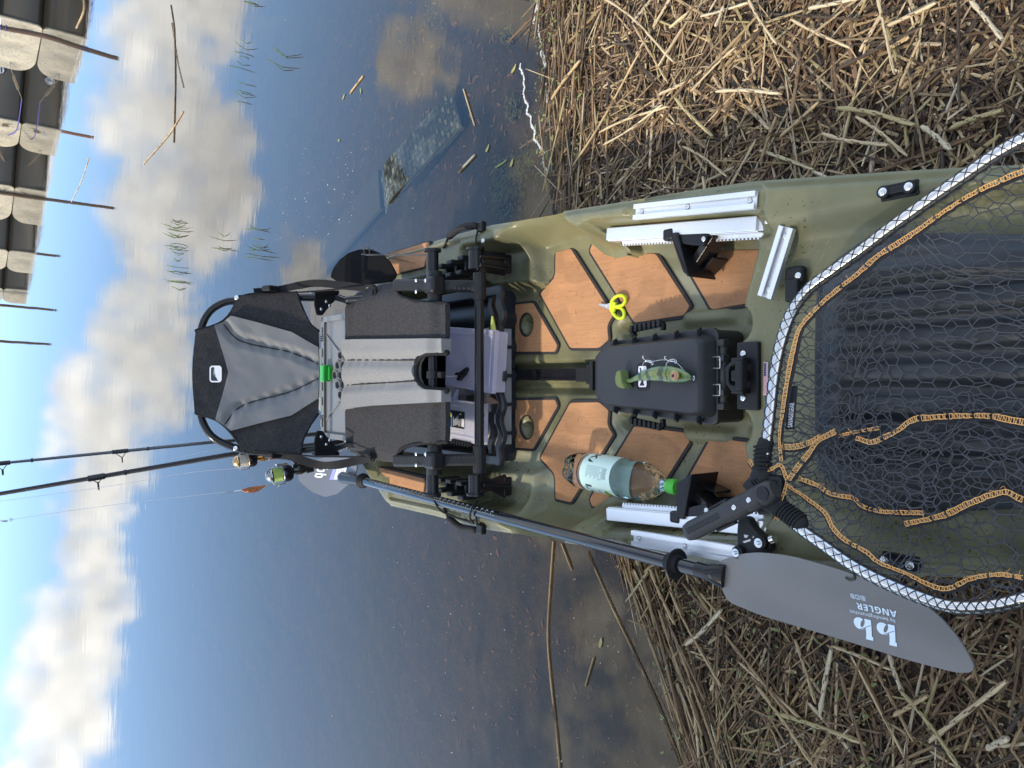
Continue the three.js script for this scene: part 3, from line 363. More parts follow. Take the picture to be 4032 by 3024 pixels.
{ // what drifts: leaves, grass tufts, froth, sunken leaf, pondweed
  const R = rng(91), leafM = [M([0.19, 0.24, 0.08], 0.5), M([0.3, 0.28, 0.09], 0.5)];
  [[1335, 553, 0, 'round green leaf afloat beyond the metal plate, nearest to it'], [1420, 360, 0, 'green leaf afloat close by the orange brown stick'], [1353, 380, 1, 'small yellow green leaf afloat left of the orange brown stick'], [1975, 645, 0, 'narrow green blade afloat over the pondweed clump'], [2015, 641, 1, 'small pale leaf afloat beside the narrow green blade'], [2024, 270, 1, 'yellow leaf afloat near the froth line on the right'], [1920, 583, 1, 'small yellow leaf afloat between the stick and the froth'], [2365, 2530, 1, 'yellow leaf afloat on the dark water left of the paddle']].forEach(([a, b, k, label], i) => {
    const p = atW(a, b, 0.003), t = thing('floating_leaf', label, 'leaf', { base: p, world: true }), an = R() * 3, L = i === 3 ? 0.08 : 0.026 + R() * 0.01, W = i === 3 ? 0.006 : 0.012;
    part(t, 'leaf_blade', sheet([...Array(16)].map((_, q) => { const f = q / 16 * 6.283, c = Math.cos(f) * L / 2, s = Math.sin(f) * W / 2 * (1 - 0.4 * Math.cos(f)); return [p.x + c * Math.cos(an) - s * Math.sin(an), p.z + c * Math.sin(an) + s * Math.cos(an)]; }), (x, z, o) => V(x, p.y + o + 0.3 * ((x - p.x) ** 2 + (z - p.z) ** 2) / L, z), 0.004, 0.0008), leafM[k]);
  });
  const blade = M([0.15, 0.21, 0.06], 0.6);
  [[705, 985, 16, 'largest tuft of green grass sprouting from the water above the seat'], [690, 935, 9, 'grass tuft sprouting just right of the largest tuft'], [880, 955, 4, 'thin grass blades leaning from the water near the water beetle twig'], [1025, 962, 7, 'grass sprig with a dark leaf in the water by the seat back'], [710, 1110, 5, 'sparse grass blades in the water above the seat back'], [960, 215, 5, 'small sprouting grass blades in the blue water at the upper right'], [965, 362, 4, 'tiny knot of dark leaves standing in the water off the cloud edge'], [1120, 258, 3, 'single yellow green sprig in the blue water at the right'], [1000, 5, 5, 'grass blades at the edge of the photo far right']].forEach(([a, b, n, label]) => {
    const p = atW(a, b), t = thing('grass_tuft', label, 'grass', { base: p, world: true }), l = []; for (let k = 0; k < n * 1.2; k++) { const q = p.clone().add(V((R() - 0.5) * 0.035 * n, 0, (R() - 0.5) * 0.12)), d = V((R() - 0.3) * 0.07, 0.03 + R() * 0.085, (R() - 0.5) * 0.06), m = q.clone().addScaledVector(d, 0.55).add(V(0, 0.012, 0)), e = q.clone().add(d); part(t, 'blade', loft([[q, 0.0026], [m, 0.003], [e, 0.0005]].map(([c, r]) => [V(r, 0, 0), V(0, 0, r * 0.4), V(-r, 0, 0), V(0, 0, -r * 0.4)].map(v => v.add(c)))), blade); }
  });
  const stuff = (name, label, cat, m, g, n, f) => { const t = thing(name, label, cat, { world: true, kind: 'stuff' }), im = new THREE.InstancedMesh(g, m, n), mm = new THREE.Matrix4(), q = new THREE.Quaternion(); for (let i = 0; i < n; i++) { const [p, s, e] = f(i); im.setMatrixAt(i, mm.compose(p, q.setFromEuler(e || new THREE.Euler()), s)); } im.name = name; im.userData.kind = 'stuff'; im.castShadow = im.receiveShadow = true; t.add(im); };
  const FROTH = M([0.5, 0.52, 0.5], 0.4), ball = new THREE.IcosahedronGeometry(1, 1);
  const lines = [[[2050, 250], [2072, 400], [2100, 520], [2125, 590]], [[2110, 10], [2118, 120], [2150, 260], [2180, 370], [2192, 520]], [[2130, 190], [2150, 330], [2160, 400]], [[2112, 0], [2100, 90]], [[2570, 2385], [2592, 2490], [2615, 2620], [2640, 2740], [2665, 2790]], [[2140, 600], [2150, 720]], [[2688, 2920], [2700, 2960]]].map(l => l.map(([a, b]) => atW(a, b, 0.002)));
  stuff('froth', 'thin white froth lines drifting along the shore edge', 'foam', FROTH, ball, 2800, () => { const l = lines[(R() * R() * lines.length) | 0], k = R() * (l.length - 1), i = Math.min(k | 0, l.length - 2), p = l[i].clone().lerp(l[i + 1], k - i), w = noise(p.x * 40, p.z * 40, 3) - 0.5; p.z += w * 0.025 + (R() - 0.5) * 0.006; p.x += (R() - 0.5) * 0.006; const s = 0.0008 + R() * R() * R() * 0.0032; return [p, V(s * 1.5, s * 0.6, s)]; });
  stuff('bubbles', 'small white bubbles scattered over the water', 'bubbles', FROTH, ball, 260, i => { const z = i % 3; const p = z === 0 ? atW(1100 + R() * 300, 560 + R() * 380, 0.001) : z === 1 ? atW(1400 + R() * 1100, 2150 + R() * 850, 0.001) : atW(700 + R() * 1350, R() * 3024, 0.001); const s = z === 0 ? 0.001 + R() * R() * 0.0028 : 0.0008 + R() * R() * 0.0022; if (p.z > zs(p.x) - 0.02 || Math.abs(p.x - X0) < hw(p.z) + 0.02) p.y = -0.3; return [p, V(s, s, s)]; });
  const chip = patch((u, v) => V((u - 0.5) * 0.4 * Math.sin(Math.PI * (0.1 + 0.8 * v)), 0.06 * Math.sin(v * 5), v - 0.5), 2, 4);
  stuff('sunken_leaves', 'rusty sunken leaves and twigs on the lake bed', 'leaves', M([0.11, 0.065, 0.04], 0.9), chip, 700, () => { const p = R() < 0.7 ? atW(1100 + R() * 900, R() * 800) : atW(1350 + R() * 1250, 2050 + R() * 1000); p.y = Math.min(groundY(p.x, p.z) + 0.004, -0.004); const s = 0.008 + R() * R() * 0.035; return [p, V(s, s, s), new THREE.Euler((R() - 0.5) * 0.5, R() * 6.28, 0)]; });
  stuff('pondweed', 'dark green brown pondweed clumps just under the water by the right gunwale', 'weed', M([0.06, 0.065, 0.022], 0.7), chip, 1700, () => { const c = [[1990, 720, 75], [2060, 640, 40], [1960, 800, 40], [2010, 420, 40], [1985, 140, 30], [1690, 60, 40], [2080, 560, 45], [2110, 740, 30]][(R() * R() * 8) | 0], p = atW(c[0] + (R() + R() - 1) * c[2], c[1] + (R() + R() - 1) * c[2] * 1.6); p.y = -0.004 - R() * 0.02; const s = 0.008 + R() * 0.018; return [p, V(s, s, s), new THREE.Euler(R() * 1.4 - 0.7, R() * 6.28, R() - 0.5)]; });
  stuff('green_bits', 'small green and yellow leaf bits among the straw by the water edge', 'leaves', M([0.17, 0.2, 0.06], 0.6), chip, 300, () => { const p = R() < 0.5 ? atW(2130 + R() * R() * 400, R() * 700) : atW(2600 + R() * 900, 2250 + R() * 750); p.y = Math.max(0, groundY(p.x, p.z)) + 0.012 + R() * 0.02; const s = 0.006 + R() * R() * 0.02; return [p, V(s, s, s), new THREE.Euler(R() - 0.5, R() * 6.28, R() - 0.5)]; });
}
{ // aluminium tread plate
  const A = atW(1467, 693, 0.016), B = atW(1485, 842, 0.02), C = atW(1815, 496, -0.03), D = atW(1779, 347, -0.04), t = thing('tread_plate', 'aluminium tread plate ramp half sunk in the water right of the boat', 'metal plate', { base: B, world: true });
  const q = (u, v, o = 0) => { const p = quad(A, B, C, D)(u, v); p.y += o - 0.045 * Math.max(0, 0.16 - v) / 0.16; return p; };   // u across, v along, the raised end bent down
  const wl = A.distanceTo(B), ll = A.distanceTo(D), AL = tex(256, 256, (u, v) => { const k = sstep(0.4, 0.62, fbm(u * 6, v * 6, 5, 3)), n = 0.7 + 0.5 * (fbm(u * 30, v * 30, 3, 8) - 0.3); return [mix(0.95, 0.42, k) * n, mix(0.97, 0.42, k) * n, mix(0.95, 0.3, k) * n]; }, true), PL = M([0.12, 0.13, 0.12], 0.5, 0.35, { map: rep(AL, 2.2), bumpMap: rep(grainT, 12), bumpScale: 0.0008 });
  part(t, 'plate', sheet([[0, 0], [1, 0], [1, 1], [0, 1]].map(([a, b]) => [a * wl, b * ll]), (x, y, o) => q(x / wl, y / ll, o), 0.012, 0.006), PL);
  const l = [], nu = Math.round(wl / 0.031), nv = Math.round(ll / 0.031); for (let i = 0; i < nu; i++) for (let j = 0; j < nv; j++) for (let k = -1.5; k <= 1.5; k++) { const al = (i + j) % 2, cu = (i + 0.5) / nu + (al ? k * 0.006 / wl : 0), cv = (j + 0.5) / nv + (al ? 0 : k * 0.006 / ll), d = 0.0115, a = q(cu - (al ? 0 : d / wl), cv - (al ? d / ll : 0), 0.001), b = q(cu + (al ? 0 : d / wl), cv + (al ? d / ll : 0), 0.001); const g = new THREE.SphereGeometry(1, 6, 4); const ax = b.clone().sub(a), L = ax.length() / 2, m = new THREE.Matrix4().makeBasis(ax.normalize(), UP, ax.clone().cross(UP)).setPosition(a.lerp(b, 0.5)); g.scale(L, 0.0018, 0.0022).applyMatrix4(m); l.push(g); }
  const tr = part(t, 'tread_bars', l, M([0.34, 0.36, 0.33], 0.5, 0.4, { map: rep(AL, 2.2) })); tr.userData.kind = 'stuff';
  part(t, 'edge_flange', [beam(q(0, 0.12, -0.012), q(0, 1, -0.012), 0.005, 0.02), beam(q(1, 0.12, -0.012), q(1, 1, -0.012), 0.005, 0.02)], PL);
  const E = atW(1500, 745, -0.09), F = atW(1180, 1120, -0.26); part(t, 'ramp_rail', beam(E, F, 0.2, 0.02), M([0.028, 0.028, 0.025], 0.9));
}

// ---------------------------------------------------------------- the kayak
const FLOOR = 0.155, RIM = 0.30;
const kayak = thing('fishing_kayak', 'olive camouflage fishing kayak with tan foam deck pads, its bow pulled onto the reeds', 'kayak', { base: [X0, 0, -1.3] });
const half = (pts, y, dz = 0) => pts.map(([a, b]) => { const p = at(a, b, y); return [p.x - X0 - 0.006, p.z + dz]; });
const floorPoly = [[-0.01, -2.5], [0.27, -2.5], [0.27, -1.98], ...half([[2035, 1130], [2105, 1130], [2160, 1085], [2172, 975], [2300, 934], [2335, 928], [2395, 978], [2440, 990], [2520, 968], [2790, 952]], FLOOR), ...half([[3050, 945], [2975, 1235]], FLOOR, 0.004), ...half([[2940, 1262], [2905, 1292], [2893, 1330]], 0.25, -0.02), [-0.01, at(2893, 1480, 0.25).z - 0.03]];
const shelf = half([[2338, 905], [2375, 888], [3030, 845], [3040, 905], [2420, 952], [2395, 950]], 0.262), sockets = [half([[1850, 985], [2005, 955], [2030, 1095], [1862, 1105]], 0.27)];
const [finA, finB] = half([[2322, 855], [2392, 962]], 0.27), scup = [[2080, 1279, 0.026], [2466, 1300, 0.034]].map(([a, b, r]) => { const p = at(a, b, FLOOR); return [p.x - X0 - 0.006, p.z, r]; });
const hatchZ0 = at(3205, 1480, 0.3).z, trackZ = [at(2020, 1475, FLOOR).z, at(2345, 1475, FLOOR).z];
const railSlots = [[[2500, 832], [2970, 785]]].map(([a, b]) => [at(a[0], a[1], 0.3), at(b[0], b[1], 0.3)]);
function deckY(x, z) {
  const s = x - X0, a = Math.abs(s), h = hw(z); let y = RIM + 0.012 * sstep(-0.2, 0.5, z) - 0.02 * sstep(0.1, 0.66, z);
  y += 0.006 * sstep(0.08, 0.03, Math.abs(h - a - 0.05)) ;
  const [d] = near(floorPoly, a, z);
  if (z > -1.1 && a < 0.3) y = mix(y, Math.min(y, 0.268), sstep(0.3, 0.24, a) * sstep(-1.1, -1.06, z));
  { const [dh] = near(shelf, a, z); if (dh < 0.02) y = mix(y, 0.264, sstep(0.02, 0, dh)); }
  if (d < 0.075) {
    const wall = mix(0.05, 0.075, sstep(-1.2, -1.9, z)), t = sstep(wall, 0, d);
    y = mix(y, FLOOR + 0.012 * sstep(-0.03, 0, d), t);
  }
  const [ds] = near(sockets[0], a, z); if (ds < 0.02) y = mix(y, 0.2, sstep(0.018, -0.008, ds));
  if (z < -1.98 && z > -2.45 && a > 0.26 && a < h - 0.03) y -= 0.01;
  for (const [cx, cz, r] of scup) { const q = Math.hypot((a - cx), z - cz) / r; if (q < 1.35) y -= 0.01 * sstep(1.25, 0.95, q) + 0.018 * sstep(0.82, 0.6, q) + 0.014 * sstep(0.5, 0.4, q); }
  if (z > trackZ[0] - 0.1 && z < trackZ[1] + 0.02) y -= 0.022 * sstep(0.052, 0.03, a) - 0.012 * sstep(0.022, 0.016, a);
  { const t = clamp((z - finA[1]) / (finB[1] - finA[1])), fx = mix(finA[0], finB[0], t), q = Math.abs(z - mix(finA[1], finB[1], clamp((finA[0] - a) / (finA[0] - finB[0])))); if (a < finA[0] && a > finB[0] - 0.012) y = Math.max(y, mix(y, 0.296 - 0.1 * sstep(finA[0], finB[0] - 0.012, a), sstep(0.016, 0.009, q))); }
  if (d < 0) { const bz = at(2740, 1480, 0.2).z; y += 0.012 * sstep(0.022, 0.0, Math.abs(a - 0.135) - 0.004) * sstep(0.06, 0.02, Math.abs(z - bz) - 0.03) * sstep(-0.0, -0.03, d); }
  for (const [p, q] of railSlots) { const L = q.clone().sub(p), t = clamp(((a + X0 - p.x) * L.x + (z - p.z) * L.z) / (L.x * L.x + L.z * L.z)), dd = Math.hypot(a + X0 - p.x - L.x * t, z - p.z - L.z * t); y -= 0.008 * sstep(0.03, 0.024, dd); }
  y -= 0.022 * Math.pow(sstep(0.035, 0, h - a), 2);
  return y;
}
const CAMO = M([1.08, 1.08, 1.08], 0.46, 0, { map: rep(camoT, 1.1), roughnessMap: rep(camoT, 1.1), vertexColors: true, bumpMap: rep(grainT, 10), bumpScale: 0.00025, specularIntensity: 0.8 });
function camo(x, y, z) { const n = fbm(x * 4.2 + 9, z * 3.1 + y * 3, 2, 121), k = fbm(x * 3.1 + 2, z * 4.4 - y * 2, 2, 133); const a = [0.19, 0.184, 0.098], b = [0.27, 0.275, 0.19], c = [0.115, 0.117, 0.066], t1 = sstep(0.55, 0.62, n), t2 = sstep(0.58, 0.66, k) * (1 - t1), g = 0.95 + 0.1 * fbm(x * 60, z * 60, 2, 5); return [0, 1, 2].map(i => (mix(mix(a[i], b[i], t1), c[i], t2)) * g); }
function colored(parent, name, P, I) {
  const g = new THREE.BufferGeometry(), C = []; for (let i = 0; i < P.length; i += 3) C.push(...camo(P[i], P[i + 1], P[i + 2]));
  g.setAttribute('position', new THREE.Float32BufferAttribute(P, 3)); g.setAttribute('color', new THREE.Float32BufferAttribute(C, 3)); g.setAttribute('uv', new THREE.Float32BufferAttribute(P.flatMap((_, i) => i % 3 === 0 ? [P[i], P[i + 2]] : []), 2)); g.setIndex(I); g.computeVertexNormals();
  const b = parent.root.base; g.translate(-b.x, -b.y, -b.z); const o = new THREE.Mesh(g, CAMO); o.name = name; o.root = parent.root; o.castShadow = o.receiveShadow = true; parent.add(o); return o;
}
{
  const z0 = -3.24, z1 = 0.655, nz = 560, nx = 170, P = [], I = [];
  for (let j = 0; j <= nz; j++) { const z = mix(z0, z1, j / nz), h = hw(z); for (let i = 0; i <= nx; i++) { const u = i / nx * 2 - 1, x = X0 + h * u; P.push(x, deckY(x, z), z); } }
  for (let j = 0; j < nz; j++) for (let i = 0; i < nx; i++) { const a = j * (nx + 1) + i, b = a + nx + 1; I.push(a, b, a + 1, b, b + 1, a + 1); }
  colored(kayak, 'deck', P, I);
  const Q = [], J = [], ns = 22, nzs = 160;
  for (let j = 0; j <= nzs; j++) { const z = mix(z0, z1, j / nzs), h = hw(z); for (let i = 0; i <= ns; i++) { const u = i / ns * 2 - 1, a = Math.abs(u), sg = Math.sign(u); let x, y; if (a > 0.45) { const t = (a - 0.45) / 0.55; x = h * (0.86 + 0.14 * Math.sqrt(t)) + 0.004 * Math.sin(t * 3.1); y = mix(0.05, deckY(X0 + sg * h, z) - 0.003, t); } else { const t = a / 0.45; x = h * 0.86 * t; y = -0.03 + 0.08 * Math.pow(t, 3); } Q.push(X0 + sg * x, y, z); } }
  for (let j = 0; j < nzs; j++) for (let i = 0; i < ns; i++) { const a = j * (ns + 1) + i, b = a + ns + 1; J.push(a, a + 1, b, b, a + 1, b + 1); }
  colored(kayak, 'hull', Q, J);
}
// foam deck pads
const mir = p => p.map(([x, z]) => [2 * (X0 + 0.006) - x, z]);
const padPx = [
  [[2020, 1190], [2098, 1182], [2200, 1358], [2186, 1395], [2020, 1395]],
  [[2178, 984], [2247, 966], [2422, 1240], [2395, 1281], [2402, 1342], [2357, 1381], [2239, 1381], [2115, 1155], [2176, 1086]],
  [[2324, 948], [2351, 946], [2389, 970], [2418, 1005], [2520, 984], [2585, 986], [2725, 1204], [2695, 1253], [2491, 1283], [2310, 992]],
  [[2650, 984], [2765, 973], [3032, 966], [2953, 1206], [2792, 1233]]];
padPx.forEach((px, k) => { for (const m of [0, 1]) {
  let p = xz(px.map(([a, b]) => at(a, b, FLOOR + 0.01))); if (m) p = mir(p); p = roundPoly(p, 0.012);
  const hole = k === 0 ? [[...Array(28)].map((_, i) => { const a = i / 28 * 6.283, s = m ? -1 : 1; return [X0 + 0.006 + s * (scup[0][0] + Math.cos(a) * 0.034), scup[0][1] + Math.sin(a) * 0.034]; })] : [];
  const cx = p.reduce((a, q) => a + q[0], 0) / p.length, cz = p.reduce((a, q) => a + q[1], 0) / p.length, inset = pl => insetPoly(pl, 0.0075);
  const pad = part(kayak, 'deck_pad', prism(p, FLOOR - 0.004, FLOOR + 0.006, 0.0015, hole), PADEDGE);
  const hole2 = hole.map(h => h.map(([x, z]) => { const c = [X0 + 0.006 + (m ? -1 : 1) * scup[0][0], scup[0][1]]; return [c[0] + (x - c[0]) * 1.12, c[1] + (z - c[1]) * 1.12]; }));
  part(pad, 'foam_face', prism(inset(p), FLOOR + 0.003, FLOOR + 0.008, 0.0014, hole2), PAD);
} });
for (const px of [[[1509, 1003], [1693, 946], [1697, 975], [1677, 1058], [1560, 1085]], [[1486, 1833], [1677, 1878], [1682, 1900], [1675, 1947], [1492, 1896]]]) { const p = roundPoly(xz(list(px, 0.296)), 0.01); const pad = part(kayak, 'deck_pad', prism(p, 0.27, 0.297, 0.002), PADEDGE); const cx = p.reduce((a, q) => a + q[0], 0) / p.length, cz = p.reduce((a, q) => a + q[1], 0) / p.length; part(pad, 'foam_face', prism(insetPoly(p, 0.005), 0.29, 0.303, 0.002), PAD); }
// aluminium gear tracks: a channel with two lips
function rail(a, b, w, y, screws, name = 'gear_track') {
  const d = b.clone().sub(a), L = d.length(), z = d.clone().normalize(), x = UP.clone().cross(z).normalize(), m = new THREE.Matrix4().makeBasis(x, UP, z).setPosition(a.x, y, a.z);
  const h = 0.011, q = w / 2, l = w * 0.3, prof = [[-q, 0], [q, 0], [q, h], [q - l, h], [q - l, h - 0.0025], [q - 0.003, h - 0.0025], [q - 0.003, 0.003], [-q + 0.003, 0.003], [-q + 0.003, h - 0.0025], [-q + l, h - 0.0025], [-q + l, h], [-q, h]];
  const r = part(kayak, name, extr(prof, L, 0.0004).applyMatrix4(m), ALU); for (const s of screws) { const p = a.clone().lerp(b, s).setY(y + 0.004); part(r, 'screw', screw(p, 0.006), STEEL); } return r;
}
{
  const l = (pa, pb, y) => [at(pa[0], pa[1], y), at(pb[0], pb[1], y)], mv = p => V(2 * X0 - p.x, p.y, p.z);
  let [a, b] = l([2500, 836], [2978, 787], 0.305); rail(a, b, 0.034, 0.3, [0.06, 0.47, 0.95]);
  [a, b] = l([2492, 2117], [2930, 2188], 0.305); rail(a, b, 0.034, 0.3, [0.06, 0.5, 0.95]);
  [a, b] = l([3108, 896], [3022, 1172], 0.29); rail(a, b, 0.032, 0.29, [0.13, 0.88]); 
  // inner side tracks on edge, with a toothed strip
  for (const [pa, pb, s] of [[[2394, 923], [2985, 880], 1], [[2394, 2024], [2985, 2080], -1]]) {
    const [c, d] = l(pa, pb, 0.262), rl = part(kayak, 'side_track', [beam(c, d, 0.03, 0.012, 0.002), beam(c.clone().add(V(-s * 0.014, -0.014, 0)), d.clone().add(V(-s * 0.014, -0.014, 0)), 0.006, 0.03, 0.001)], ALU);
    const e = c.clone().add(V(-s * 0.022, -0.022, 0.03)), f = d.clone().add(V(-s * 0.022, -0.022, 0.01)), n = 44; part(rl, 'toothed_strip', [beam(e, f, 0.008, 0.008, 0.001), ...[...Array(n)].map((_, i) => { const p = e.clone().lerp(f, (i + 0.5) / n); return box(p.x - s * 0.005, p.y, p.z, 0.006, 0.009, 0.005, 0.001); })], ALU);
    part(rl, 'end_bracket', [box(d.x, d.y - 0.004, d.z + 0.018, 0.03, 0.008, 0.04, 0.002), ...screw(V(d.x, d.y + 0.001, d.z + 0.02), 0.005)], STEEL);
  }
}
// foot braces
for (const [px, s] of [[[[2641, 920], [2694, 1072], [2718, 1092], [2789, 915]], 1], [[[2668, 2040], [2668, 1900], [2730, 1865], [2800, 2035]], -1]]) {
  const [a, b, c, d] = px, Y = 0.27, A = at(a[0], a[1], Y), B = at(b[0], b[1], Y), C = at(c[0], c[1], Y), D = at(d[0], d[1], Y), fb = part(kayak, 'foot_brace', [
    prism(roundPoly([[A.x, A.z], [B.x, B.z], [C.x, C.z], [A.x, A.z + 0.022]], 0.004), 0.185, 0.275, 0.003),
    prism(roundPoly(xz([A.clone().lerp(D, 0.05), A.clone().lerp(B, 0.25), D.clone().lerp(C, 0.3), D]), 0.005), 0.25, 0.268, 0.002),
    beam(A.clone().lerp(B, 0.85).setY(0.222), D.clone().setY(0.235), 0.02, 0.05, 0.003), beam(A.clone().lerp(B, 0.4).setY(0.21), D.clone().setY(0.225), 0.006, 0.07, 0.001), beam(B.clone().setY(0.2), C.clone().lerp(D, 0.5).setY(0.2), 0.006, 0.05, 0.001),
    box(A.x, 0.258, A.z - 0.01, 0.026, 0.026, 0.03, 0.006)], GLOSSBLACK);
  const n = B.clone().sub(A), L = n.length(), u = n.clone().normalize(), back = V(0, 0, -0.0045); part(fb, 'foot_pad', prism(roundPoly(xz([A.clone().add(back), B.clone().add(back), B.clone().addScaledVector(u, -0.004).add(V(0, 0, 0.002)), A.clone().add(V(0, 0, 0.002))]), 0.001), 0.19, 0.268, 0.0008), PAD);
  part(fb, 'bolt', screw(D.clone().setY(0.271).add(V(-0.012 * s, 0, -0.012)), 0.006), STEEL);
}
// transducer track strip, latch, sticker, cleat, handles, cords
{
  const a = at(2030, 1475, FLOOR), b = at(2335, 1475, FLOOR), y = FLOOR + 0.002, st = part(kayak, 'center_track', [beam(V(a.x, y, a.z), V(b.x, y, b.z), 0.03, 0.014, 0.004), beam(V(a.x - 0.013, y + 0.007, a.z), V(b.x - 0.013, y + 0.007, b.z), 0.008, 0.006), beam(V(a.x + 0.013, y + 0.007, a.z), V(b.x + 0.013, y + 0.007, b.z), 0.008, 0.006), cyl(V(a.x, y, a.z - 0.02), V(a.x, y + 0.02, a.z - 0.02), 0.035)], GLOSSBLACK);
  const e = at(2316, 1475, FLOOR); part(st, 'end_stop', [box(e.x, y + 0.012, e.z, 0.04, 0.022, 0.05, 0.004), box(e.x, y + 0.018, e.z + 0.03, 0.052, 0.02, 0.014, 0.003)], BLACK);
  const L0 = at(2905, 1478, 0.28), lt = part(kayak, 'hatch_latch', [box(at(2950, 1480, 0.275).x, 0.272, at(2945, 1480, 0.275).z, 0.135, 0.012, 0.052, 0.004), beam(at(2918, 1420, 0.3), at(2918, 1540, 0.3), 0.02, 0.02, 0.006), ...[1420, 1470, 1490, 1540].map(yy => box(at(2915, yy, 0.29).x, 0.29, at(2915, yy, 0.29).z, 0.012, 0.024, 0.03, 0.004))], BLACK);
  part(lt, 'lever', prism(roundPoly(xz(list([[2860, 1448], [2862, 1508], [2880, 1535], [2912, 1540], [2912, 1522], [2882, 1516], [2875, 1500], [2876, 1455], [2884, 1440], [2910, 1434], [2910, 1418], [2880, 1425]], 0.285)), 0.003), 0.276, 0.29, 0.002), BLACK);
  for (const yy of [1393, 1567]) part(lt, 'bolt', screw(at(2922, yy, 0.282).setY(0.279), 0.007), STEEL);
  const fl = canvas(64, 256, (c, w, h) => { c.fillStyle = '#d9c8d2'; c.fillRect(0, 0, w, h); c.fillStyle = '#b4474f'; for (let i = 0; i < 4; i++) c.fillRect(4 + i * 15, 6, 7, h - 12); c.fillStyle = '#232a55'; c.fillRect(4, 6, 36, 100); c.fillStyle = '#cfd3e6'; for (let i = 0; i < 6; i++) for (let j = 0; j < 3; j++) c.fillRect(9 + j * 10, 12 + i * 15, 4, 5); });
  const p = [[3021, 1557], [3024, 1427], [3006, 1425], [3004, 1555]].map(([u, v]) => at(u, v, 0.272)); const sp = p.map(q => V(q.x, 0.2715, q.z)); part(kayak, 'flag_sticker', patch(quad(sp[3], sp[0], sp[1], sp[2]), 4, 8), PRINT(fl, { roughness: 0.4 }), 'small sticker with a striped flag', true);
  // side cleat in a hollow of the right gunwale, and its twin under the net on the left
  for (const [u, v] of [[3530, 747], [3535, 2215]]) { const c = at(u, v, 0.315), q = part(kayak, 'cleat', [beam(V(c.x, 0.313, c.z - 0.022), V(c.x, 0.313, c.z + 0.022), 0.013, 0.01, 0.004), cyl(V(c.x, 0.3, c.z - 0.021), V(c.x, 0.319, c.z - 0.021), 0.0105), cyl(V(c.x, 0.3, c.z + 0.021), V(c.x, 0.319, c.z + 0.021), 0.0105), box(c.x, 0.305, c.z, 0.026, 0.006, 0.062, 0.003)], BLACK); for (const s of [-0.021, 0.021]) part(q, 'screw', screw(V(c.x, 0.319, c.z + s), 0.0075), STEEL); }
  const hd = part(kayak, 'hinge_knob', [beam(at(3128, 1100, 0.285), at(3128, 1190, 0.285), 0.028, 0.024, 0.005), box(at(3134, 1085, 0.28).x, 0.28, at(3134, 1085, 0.28).z, 0.034, 0.02, 0.04, 0.008)], BLACK); part(hd, 'bolt', screw(at(3138, 1085, 0.292).setY(0.289), 0.007), STEEL);
  // carry handles with their straps, each side
  for (const m of [1, -1]) {
    const f = (u, v, y) => { const q = at(u, v, y); return m > 0 ? q : V(2 * X0 - q.x, q.y, q.z); };
    const pts = m > 0 ? [f(1748, 975, 0.3), f(1770, 930, 0.315), f(1815, 897, 0.325), f(1868, 888, 0.32), f(1895, 893, 0.305)] : [f(1748, 975, 0.3), f(1770, 935, 0.31), f(1815, 900, 0.31), f(1868, 890, 0.31), f(1895, 893, 0.305)];
    const h = part(kayak, 'carry_handle', [tube(pts.slice(1, 4), 0.011), tube(pts, 0.004)], RUBBER); part(h, 'anchor', [box(pts[4].x, pts[4].y, pts[4].z, 0.03, 0.02, 0.03, 0.005), tube([f(1895, 893, 0.305), f(1878, 920, 0.31), f(1876, 958, 0.31), f(1890, 962, 0.3)], 0.0028)], BLACK); part(h, 'screw', screw(f(1902, 948, 0.308), 0.008), STEEL);
    const sk = part(kayak, 'seat_socket', [[1755, 1050, 0.32], [1795, 1035, 0.33], [1838, 1018, 0.34], [1752, 1092, 0.31], [1790, 1085, 0.315], [1832, 1075, 0.325]].map(([u, v, y]) => { const q = f(u, v, y); return box(q.x, q.y, q.z, 0.014, 0.05, 0.03, 0.004); }).concat([[1770, 1070], [1810, 1058], [1848, 1045]].map(([u, v]) => { const q = f(u, v, 0.3); return box(q.x, q.y - 0.01, q.z, 0.05, 0.05, 0.012, 0.003); })), BLACK);
  }
  // hull name outlined on the right side by the bow
  const tx = canvas(512, 128, (c, w, h) => { c.clearRect(0, 0, w, h); c.font = 'italic bold 120px sans-serif'; c.lineWidth = 6; c.strokeStyle = '#d8d6c8'; c.textBaseline = 'alphabetic'; c.setTransform(1.5, 0, -0.25, 1, 20, 0); c.strokeText('ape', 20, 96); });
  const c0 = z => V(X0 + hw(z) * 0.995 + 0.004, 0, z); part(kayak, 'side_lettering', patch((u, v) => { const z = mix(at(4060, 640, 0.3).z, at(3590, 660, 0.3).z, u), h = hw(z), yb = 0.215 + 0.05 * v, t = (yb - 0.05) / (deckY(X0 + h, z) - 0.053); return V(X0 + h * (0.86 + 0.14 * Math.sqrt(t)) + 0.004 * Math.sin(t * 3.1) + 0.0022, yb, z); }, 24, 4), PRINT(tx), 'outlined lettering', true);
}
